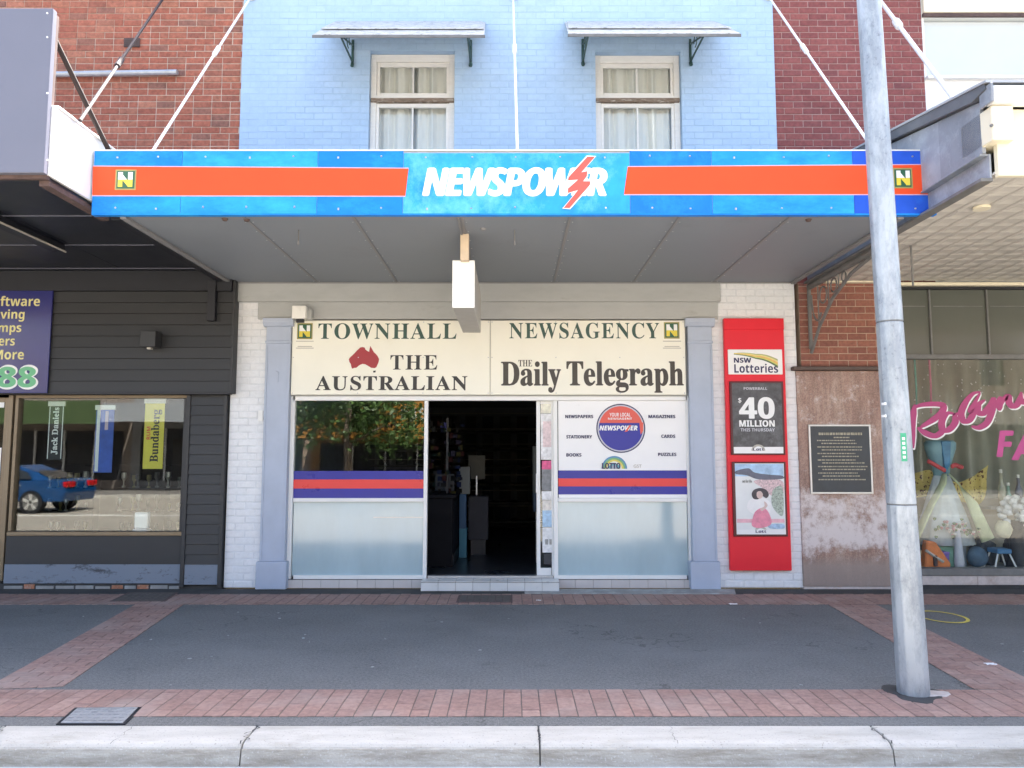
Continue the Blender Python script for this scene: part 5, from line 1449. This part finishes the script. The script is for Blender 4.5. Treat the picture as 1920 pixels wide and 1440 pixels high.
# silk flowers, bottles and dark cloth between the goods
fx, fz = D(1795, 988, 9.58)
t = thing('flower_bunch', 'pink and white silk flowers before the tulle skirt', 'flowers', (fx, 9.58, zfl2))
for c, n_, sp_, nm in (((.78, .70, .66), 22, .10, 'white_blooms'), ((.55, .28, .30), 14, .13, 'pink_blooms'), ((.12, .20, .10), 26, .15, 'leaves')):
    g = G()
    for k in range(n_): g.blob((fx + random.gauss(0, sp_), 9.58 + random.gauss(0, .03), fz + random.gauss(-.03, sp_ * .35)), (.024, .02, .02), 1, .5)
    g.build(nm, mat('silk ' + nm, c, .8, .3, 30, .2), t)
G().lathe((fx, 9.58, zfl2), [(.05, 0), (.06, .08), (.03, fz - zfl2 - .04)], 14).build('vase', M['silver_print'], t, smooth=True)
for k, (u, v, c, lab) in enumerate(((1850, 1000, (.05, .06, .07), 'dark mound of cloth left of the blue stool'), (1912, 1010, (.04, .04, .05), 'black folded cloth right of the blue stool'), (1800, 1062, (.35, .38, .40), 'pale grey folded cloth at the front of the display'))):
    cx2, _ = D(u, v, 9.85 if k < 2 else 9.5); yy = 9.95 if k < 2 else 9.52
    G().blob((cx2, yy, zfl2 + (.16 if k < 2 else .012)), (.17, .10, .19) if k < 2 else (.20, .05, .022), 3, .5, 2.5).build('folded_cloth', mat('cloth %d' % k, c, .9, .4, 14, .3), None, smooth=True, label=lab, cat='cloth', group='cloths on the display floor')
for k, (u, v0, v1, c) in enumerate(((1893, 905, 960, (.30, .45, .36)), (1880, 880, 950, (.5, .48, .36)), (1912, 890, 950, (.22, .22, .26)))):
    xx, zb2 = D(u, v1, 10.05); h = D(u, v0, 10.05)[1] - zb2
    t = thing('party_bottle', ['pale green novelty bottle behind the white wig', 'tall cream novelty bottle left of the white wig', 'grey novelty bottle at the right edge behind the wig'][k], 'bottle', (xx, 10.05, zb2), 'novelty bottles on the partition shelf')
    G().lathe((xx, 10.05, zb2), [(.04, 0), (.045, h * .5), (.02, h * .68), (.016, h * .9)], 14).build('body', mat('bottle glaze %d' % k, c, .25, .2, 9, 0), t, smooth=True)
    G().lathe((xx, 10.05, zb2 + h * .9), [(.02, 0), (.02, h * .1)], 12).build('cap', M['silver'], t)
x_, zz_ = D(1870, 952, 10.05)
bx('wall_shelf', M['lightbox_side'], None, x_ - .15, x_ + .8, 9.95, 10.19, D(1870, 950, 10.05)[1] - .03, D(1870, 950, 10.05)[1] - .001, label='grey shelf behind the white wig in the display', cat='shelf')
# hanging streamers
for (u, v0, v1, c, lab) in ((1742, 672, 775, (.52, .12, .22), 'red paper streamer hanging in the display window'), (1715, 680, 775, (.08, .34, .28), 'green streamer hanging beside the steel pole')):
    xa, za_ = D(u, v0, 9.9); xb_, zb2 = D(u + 4, v1, 9.9)
    G().tube([(xa, 9.9, za_ + .1), (xa + .004, 9.9, (za_ + zb2) / 2), (xb_, 9.9, zb2)], .014, 5).build('streamer', mat(lab[:9], c, .6, .2, 9, 0), None, label=lab, cat='streamer', group='streamers in the display window')
# a string of tiny lights and baubles
g = G()
for k in range(70):
    u, v = random.uniform(1705, 1915), random.uniform(675, 800)
    p = W3(u, v, random.uniform(9.8, 10.5)); g.blob(p, (.008, .008, .012), 1, 0)
g.build('hanging_beads', M['silver'], None, kind='stuff', label='tiny silver beads hanging on threads in the display window')
bx('display_table', mat('buff board', (.42, .38, .29), .7, .1, 4), None, UV(1690, 0, 10.2)[0], 7.5, 10.2, 10.25, zfl2, UV(0, 935, 10.2)[1], label='buff low partition behind the costume dress', cat='partition')

# ---- right awning
RAX = 3.70
ra = thing('awning', 'cream pressed metal awning with grey sheet side on the right', 'awning', (6, 7, 3.8))
yf = 5.64
nx, ny = 30, 17
dxs, dys = .2, (YW - .07 - yf) / ny
tm = None
bx('soffit_backing', M['press_tin'], ra, RAX + .07, 12, yf + .01, YW - .065, ZS + .022, ZS + .04)
g = G()
tile_g = G(); a, b = dxs / 2 - .003, dys / 2 - .003
tile_g.v = [(-a, -b, 0), (a, -b, 0), (a, b, 0), (-a, b, 0), (-a + .03, -b + .03, -.007), (a - .03, -b + .03, -.007), (a - .03, b - .03, -.007), (-a + .03, b - .03, -.012),
            (-a + .06, -b + .06, -.004), (a - .06, -b + .06, -.004), (a - .06, b - .06, -.004), (-a + .06, b - .06, -.004)]
tile_g.f = [(0, 4, 5, 1), (1, 5, 6, 2), (2, 6, 7, 3), (3, 7, 4, 0), (4, 8, 9, 5), (5, 9, 10, 6), (6, 10, 11, 7), (7, 11, 8, 4), (8, 11, 10, 9)]
tm = tile_g.mesh('ceiling_tile', 0, (0, 0, 0), norm=False); tm.materials.append(M['press_tin'])
for i in range(nx):
    for j in range(ny):
        x = RAX + .08 + dxs * (i + .5); y = yf + .02 + dys * (j + .5)
        if inframe(x - .1, y, ZS) and i < 16:
            o = bpy.data.objects.new('ceiling_tile', tm); COL.objects.link(o); o.parent = ra; o.location = Vector((x, y, ZS + .018)) - WORLD[ra.name]
zr0, zr1 = 4.47, 5.12
slope = (zr1 - zr0) / (YW - yf)
# side sheets, laid as overlapping pieces
ysd = [yf + .04, 6.25, 6.95, 7.7, 8.5, YW + .02]
for i, (a, b) in enumerate(zip(ysd, ysd[1:])):
    z_ = lambda y: zr0 - .06 + slope * (y - yf)
    o_ = .002 * (i % 2)
    G().px([(a + .001, ZS + .20), (b - .001, ZS + .20), (b - .001, z_(b)), (a + .001, z_(a))], RAX + o_, RAX + .03 + o_).build('side_sheet', M['lead'], ra)
    G().px([(a + .001, ZS + .0), (b - .001, ZS + .0), (b - .001, ZS + .195), (a + .001, ZS + .195)], RAX + .05 + o_, RAX + .065 + o_).build('side_sheet', M['lead'], ra)
bx('side_ledge', M['lead'], ra, RAX - .015, RAX + .06, yf + .05, YW + .01, ZS + .185, ZS + .2, .003)
bx('side_foot', M['iron'], ra, RAX - .03, RAX + .068, yf + .03, YW - .06, ZS - .03, ZS - .002, .003)
G().px([(yf - .12, zr0 - .02), (yf - .10, zr0 + .03), (YW + .02, zr1 + .03), (YW + .02, zr1 - .02), (yf + .06, zr0 - .045)], RAX - .05, RAX - .003).build('barge_roll', M['roof_dark'], ra)
G().px([(yf - .14, zr0 + .02), (YW + .02, zr1 + .032), (YW + .02, zr1 + .05), (yf - .14, zr0 + .04)], RAX - .06, 12).build('roof_sheet', M['roof'], ra)
# front gutter, beam end and cream fascia
zfr = lambda v: UV(1880, v, yf)[1]
bx('gutter', M['white_wall'], ra, RAX - .02, 12, yf - .16, yf - .03, zfr(206), zfr(176), .02)
bx('gutter_end', M['lead'], ra, RAX - .04, RAX - .021, yf - .17, yf - .02, zfr(208), zfr(174), .004)
bx('beam_end', M['cream_wall'], ra, RAX + .0, RAX + .17, yf - .10, yf + .3, zfr(272), zfr(208), .008)
bx('front_beam', M['cream_wall'], ra, RAX + .08, 12, yf - .02, yf + .03, ZS - .003, zfr(207), .004)
G().tube([W3(1858, 236, yf - .1), (UV(1858, 236, yf - .1)[0], yf - .115, UV(1858, 236, yf - .1)[1])], .012, 8).build('bolt', M['iron'], ra)
G().tube([(UV(1840, 382, 6.4)[0], 6.4, ZS + .01), (UV(1840, 382, 6.4)[0], 6.4, ZS - .012)], .07, 16).build('ceiling_rose', M['cream_wall'], ra)
# iron bracket under the awning edge
ib = thing('iron_bracket', 'dark cast iron filigree bracket holding the right awning', 'bracket', (3.72, YW, 2.9))
xk = 3.745
G().tube([(xk, YW - .03, 3.76), (xk, YW - .03, UV(1512, 655, YW)[1])], .026, 8).build('upright', M['iron'], ib)
G().tube([(xk, YW - .03, 3.74), (xk, 7.35, 3.74)], .03, 8, flat=1.6).build('top_bar', M['iron'], ib)
arc = [(xk, YW - .04 - 1.35 * math.sin(k * math.pi / 2 / 14) , 2.95 + .74 * (1 - math.cos(k * math.pi / 2 / 14)) ** .8) for k in range(15)]
G().tube([(xk, YW - .04, 2.90), (xk, 9.0, 3.18), (xk, 8.6, 3.45), (xk, 8.1, 3.63), (xk, 7.5, 3.71)], .02, 8).build('brace', M['iron'], ib)
G().tube([(xk + .0, 9.20 - .17 * (1 - math.cos(k * .28)), 3.62 - .35 * math.sin(k * .28)) for k in range(9)], .013, 6).build('scroll', M['iron'], ib)
for (cy, cz, r) in ((8.85, 3.55, .10), (8.55, 3.60, .08), (8.28, 3.64, .055)):
    G().tube([(xk, cy + r * math.cos(a), cz + r * math.sin(a)) for a in [j * .45 for j in range(15)]], .010, 6).build('scroll', M['iron'], ib)
for cy, zl_ in ((9.0, 3.2), (8.7, 3.40), (8.42, 3.53)): G().tube([(xk, cy, 3.72), (xk, cy, zl_)], .009, 6).build('spindle', M['iron'], ib)
# hanging chain from soffit
G().tube([W3(1706, 432, 7.6)[:2] + (3.80,), W3(1709, 480, 7.6), W3(1712, 536, 7.6)], .012, 6).build('hanging_rod', M['iron'], None, label='thin dark rod hanging from the pressed metal ceiling', cat='rod')

# ================================================================== steel pole
xb, yb = GP(1713, 1302)
pole = thing('street_pole', 'tall galvanised faceted steel pole standing on the footpath', 'pole', (xb, yb, 0))
rb_, hgt = .106, 9.0
lean = -.017
n = 12
def ring(z, r): return [(xb + lean * z + r * math.cos(k * math.tau / n + math.pi / 12), yb + r * math.sin(k * math.tau / n + math.pi / 12), z) for k in range(n)]
zj = [-.05, UV(1690, 945, yb)[1], UV(1660, 604, yb)[1], hgt]
rad = lambda z: rb_ - z * .0060 + .00025 * z * z
for a, b in zip(zj, zj[1:]): G().ext(ring(a, rad(a)), ring(b - .004, rad(b))).build('shaft', M['galv'], pole, .006)
for z in zj[1:3]: G().ext(ring(z - .004, rad(z) - .003), ring(z, rad(z) - .003)).build('joint', M['iron'], pole)
# long weld seam and sticker
x0, z0 = UV(1693, 865, yb - .1); z1 = UV(1693, 812, yb - .1)[1]
xs_ = UV(1695, 838, yb - .1)[0]
stk = bx('sticker', M['pole_green'], pole, xs_ - .018, xs_ + .022, yb - rad(1.5) * .93 - .004, yb - rad(1.5) * .93 + .01, z0, z1)
for k in range(5): bx('mark', M['white_print'], stk, xs_ - .008, xs_ + .011, yb - rad(1.5) * .93 - .006, yb - rad(1.5) * .93 - .0042, z0 + .02 + k * .032, z0 + .038 + k * .032)
for (u, v) in ((1657, 757), (1657, 780)):
    x, z = UV(u, v, yb - .08); bx('label_dot', M['white_print'], pole, x - .006, x + .006, yb - .105, yb - .06, z - .008, z + .008)
G().lathe((xb, yb, 0), [(.19, 0), (.18, .010), (.13, .011), (.11, .012)], 26, 1, lambda a, z: 1 + .16 * math.sin(a * 3 + 1) + .07 * math.sin(a * 7)).build('mortar_collar', M['dark_conc'], pole)
G().lathe((xb + .13, yb - .02, 0), [(.10, .006), (.09, .016), (.03, .018)], 20, .7, lambda a, z: 1 + .2 * math.sin(a * 2 + 1) + .1 * math.sin(a * 5)).build('mortar_patch', M['pale_stone'], pole)

# ================================================================== across the street (seen only as reflections)
YO = -16.0
M['far_path'] = mat('worn far footpath', (.16, .15, .14), .9, .2, 2, .3)
bx('far_footpath', M['far_path'], None, -60, 60, YO - 3, -11.5, -.4, .0, kind='structure')
bx('far_kerb', M['kerb'], None, -60, 60, -11.5, -11.4, -.4, .004, kind='structure')
M['line'] = mat('white road paint', (.7, .7, .68), .7, .1, 6, 0)
bx('lane_line', M['line'], None, -60, 60, -3.0, -2.88, -.14, -.114, kind='structure')
def far_shop(x0, x1, wall, fas, zf0, zf1, label, h=7.5, sign=None, sc=(.8, .8, .78)):
    t = thing('far_shop', label, 'building', ((x0 + x1) / 2, YO, 0))
    mw = mat('far wall', wall, .8, .08, 1.5, .1); mf = mat('far fascia', fas, .5, .08, 1.5, 0)
    yq = YO
    g = G()
    ops = [(x0 + .4, x1 - .4, .4, zf0 - .2), (x0 + 1, x0 + 2.1, zf1 + 1, zf1 + 2.6), (x1 - 2.1, x1 - 1, zf1 + 1, zf1 + 2.6)]
    for a, b, c, d in cells(x0, x1 - .01, 0, h, ops): g.box(a, b, yq - .3, yq, c, d)
    g.build('wall', mw, t)
    for o in ops: bx('window', M['dark_room'], t, o[0], o[1], yq - .25, yq - .2, o[2], o[3])
    o = ops[0]
    for k in range(1, 4):
        xx = o[0] + (o[1] - o[0]) * k / 4; bx('mullion', M['white_metal'], t, xx - .04, xx + .04, yq - .19, yq - .1, o[2], o[3])
    bx('fascia', mf, t, x0 + .05, x1 - .06, yq + 2.7, yq + 2.78, zf0, zf1)
    bx('awning_roof', M['roof'], t, x0 + .05, x1 - .06, yq + .01, yq + 2.69, zf0 + .25, zf0 + .32)
    if sign:
        w = 1.1; c = -4.2
        o = text('lettering', bold(sign), mat('far sign print', sc, .5, .05, 9, 0), t, c - w / 2, c + w / 2, zf1 - .62, zf1 - .1, yq + 2.785)
        o.rotation_euler = (0, 0, math.pi)
    return t
far_shop(-30, -24, (.5, .48, .45), (.5, .5, .52), 3.0, 3.9, 'pale grey shop across the street, leftmost in the reflection')
far_shop(-24, -17.6, (.24, .20, .17), (.06, .095, .035), 2.9, 3.9, 'shop with green fascia across the street seen in reflection')
far_shop(-17.6, -12.5, (.28, .28, .28), (.30, .32, .34), 3.0, 3.8, 'shop with pale grey fascia across the street seen in reflection')
far_shop(-12.5, -9.3, (.30, .22, .17), (.20, .20, .22), 2.8, 3.5, 'narrow brown shop across the street seen in reflection')
far_shop(-9.3, -2.5, (.36, .17, .03), (.36, .165, .025), 2.3, 3.7, 'orange shop across the street reflected in the display window', 7.0, '881', sc=(.55, .55, .52))
far_shop(-2.5, 6, (.45, .42, .38), (.42, .44, .46), 2.9, 3.8, 'beige shop straight across the street from the doorway')
far_shop(6, 14, (.20, .13, .10), (.30, .32, .36), 2.9, 3.7, 'brown brick shop across the street right of the beige one')
far_shop(14, 24, (.15, .11, .09), (.20, .17, .15), 2.9, 3.8, 'wide dark brick shop across the street reflected at the right')
far_shop(24, 32, (.38, .36, .34), (.3, .3, .32), 2.9, 3.8, 'grey shop across the street, rightmost in the reflection')

# blue sedan parked opposite
def sedan(cx, cy, label):
    t = thing('parked_car', label, 'car', (cx, cy, -.13))
    m = mat('blue car paint', (.008, .075, .24), .2, .05, 2, 0, metal=.3, spec=.8); gl = mat('dark car glass', (.02, .025, .03), .08, .1, 2, 0, spec=.8)
    z = -.13
    # side profile, front of the car towards -x
    body = [(-2.35, .35), (-2.38, .58), (-2.28, .72), (-1.45, .88), (-1.0, .93), (1.35, .98), (2.15, 1.0), (2.36, .93), (2.40, .60), (2.32, .34)]
    def loft(prof, widths, nm, mm):
        g = G(); n0 = len(prof)
        ys = [-1, -.92, .92, 1]
        for k, s in enumerate(ys):
            q = 1.0 if abs(s) < .95 else .965
            for (x, zz), w in zip(prof, widths):
                g.v.append((cx + x * (1 if abs(s) < .95 else .985), cy + s * w, z + .34 + (zz - .34) * q))
        for k in range(3):
            for i in range(n0): g.f.append((k * n0 + i, k * n0 + (i + 1) % n0, (k + 1) * n0 + (i + 1) % n0, (k + 1) * n0 + i))
        g.f += [tuple(range(n0)), tuple(3 * n0 + i for i in reversed(range(n0)))]
        return g.build(nm, mm, t, .025, smooth=False, seg=2)
    b = loft(body, [.86, .88, .9, .91, .91, .91, .90, .88, .88, .86], 'body', m)
    cab = [(-1.05, .925), (-.25, 1.40), (.75, 1.43), (1.35, 1.22), (1.85, .985)]
    loft(cab, [.84, .64, .64, .68, .80], 'cabin', m)
    for s in (-1, 1):
        f = lambda x, zz: (cx + x, cy + s * (.872 - .42 * max(0, zz - .93)), z + zz)
        G().ext([f(-.82, .98), f(.42, .99), f(.42, 1.345), f(-.22, 1.34)], [tuple(Vector(f(*p)) + Vector((0, s * .012, 0))) for p in ((-.82, .98), (.42, .99), (.42, 1.345), (-.22, 1.34))]).build('side_window', gl, t)
        pts = ((.48, .99), (1.38, 1.02), (1.18, 1.22), (.75, 1.35), (.48, 1.35))
        G().ext([f(*p) for p in pts], [tuple(Vector(f(*p)) + Vector((0, s * .012, 0))) for p in pts]).build('side_window', gl, t)
        for wx in (-1.45, 1.42):
            wh = thing('wheel', None, None, (cx + wx, cy + s * .8, z + .33)); wh.parent = t; wh.location = WORLD[wh.name] - WORLD[t.name]
            def cyl(r, y0, y1, nm, mm, n=28):
                G().ext([(cx + wx + r * math.cos(k * math.tau / n), cy + s * y0, z + .33 + r * math.sin(k * math.tau / n)) for k in range(n)], [(cx + wx + r * math.cos(k * math.tau / n), cy + s * y1, z + .33 + r * math.sin(k * math.tau / n)) for k in range(n)]).build(nm, mm, wh)
            cyl(.34, .66, .915, 'tyre', M['black']); cyl(.235, .80, .918, 'rim_well', M['iron'])
            g = G()
            for k in range(5):
                a = k * math.tau / 5 + .3; d = Vector((math.cos(a), 0, math.sin(a))); p = Vector((-d.z, 0, d.x)); c0 = Vector((cx + wx, cy + s * .92, z + .33))
                g.ext([c0 + p * .03, c0 + d * .24 + p * .05, c0 + d * .24 - p * .05, c0 - p * .03], [q + Vector((0, s * .012, 0)) for q in (c0 + p * .03, c0 + d * .24 + p * .05, c0 + d * .24 - p * .05, c0 - p * .03)])
            g.build('rim', M['silver'], wh)
        G().box(cx + 2.08, cx + 2.405, cy + s * .60 - .26, cy + s * .60 + .26, z + .76, z + .93).build('tail_light', mat('red lens', (.55, .01, .015), .2), t, .02)
        G().box(cx - 2.37, cx - 2.05, cy + s * .62 - .2, cy + s * .62 + .2, z + .62, z + .72).build('headlight', M['silver'], t, .02)
        G().box(cx - .8, cx - .66, cy + s * .95 - .08, cy + s * .95 + .08, z + .95, z + 1.06).build('mirror', m, t, .02)
        for hx in (-.05, .95): G().box(cx + hx, cx + hx + .16, cy + s * .905, cy + s * .93, z + .82, z + .845).build('door_handle', M['silver'], t)
    G().ext([(cx - 1.04, cy - .72, z + .95), (cx - 1.04, cy + .72, z + .95), (cx - .33, cy + .56, z + 1.37), (cx - .33, cy - .56, z + 1.37)], [(cx - 1.06, cy - .72, z + .96), (cx - 1.06, cy + .72, z + .96), (cx - .35, cy + .56, z + 1.38), (cx - .35, cy - .56, z + 1.38)]).build('windscreen', gl, t)
    G().ext([(cx + 1.83, cy - .70, z + 1.01), (cx + 1.83, cy + .70, z + 1.01), (cx + 1.36, cy + .58, z + 1.235), (cx + 1.36, cy - .58, z + 1.235)], [(cx + 1.85, cy - .70, z + 1.02), (cx + 1.85, cy + .70, z + 1.02), (cx + 1.38, cy + .58, z + 1.245), (cx + 1.38, cy - .58, z + 1.245)]).build('rear_window', gl, t)
    return t
sedan(-15.7, -4.6, 'blue sedan parked across the street, reflected in the charcoal shop window')

# street tree opposite
def tree(cx, cy, label, h=7.0):
    t = thing('street_tree', label, 'tree', (cx, cy, 0))
    bark = mat('grey brown bark', (.17, .13, .10), .9, .25, 10, .8, 40)
    rnd = random.Random(5)
    G().tube([(cx, cy, -.02), (cx + .03, cy, 1.2), (cx - .05, cy + .05, 2.4), (cx + .05, cy, 3.6), (cx, cy, 5.2)], .20, 10, .07).build('trunk', bark, t, smooth=True)
    tips = []
    for k in range(11):
        a = k * 2.4; z0 = 2.0 + k * .26; L = 2.5 - k * .08
        d = Vector((math.cos(a), math.sin(a), .35)); p = Vector((cx, cy, z0))
        mid = p + d * L * .5 + Vector((0, 0, .2)); end = p + d * L
        G().tube([p, mid, end], .07, 6, .02).build('limb', bark, t, smooth=True)
        tips += [mid, end, p.lerp(end, .8)]
    g = G()
    for k in range(13000):
        c = rnd.choice(tips)
        q = Vector((rnd.gauss(0, .55), rnd.gauss(0, .55), rnd.gauss(-.12, .5)))
        if noise.noise((c + q) * 1.1) < -.12: continue
        p = c + q; s = rnd.uniform(.07, .15)
        u = Vector((rnd.gauss(0, 1), rnd.gauss(0, 1), rnd.gauss(0, .6))).normalized(); w = u.cross(Vector((rnd.gauss(0, 1), rnd.gauss(0, 1), rnd.gauss(0, 1)))).normalized()
        g.poly([p - u * s, p + w * s * .5, p + u * s, p - w * s * .5])
    g.build('crown', mat('green leaves', (.06, .12, .025), .5, .45, 2.5, 0), t, norm=False)
tree(-6.2, -9.6, 'leafy street tree across the road, reflected in the display window')
tree(27.0, -9.6, 'leafy street tree across the road, reflected at the far right')
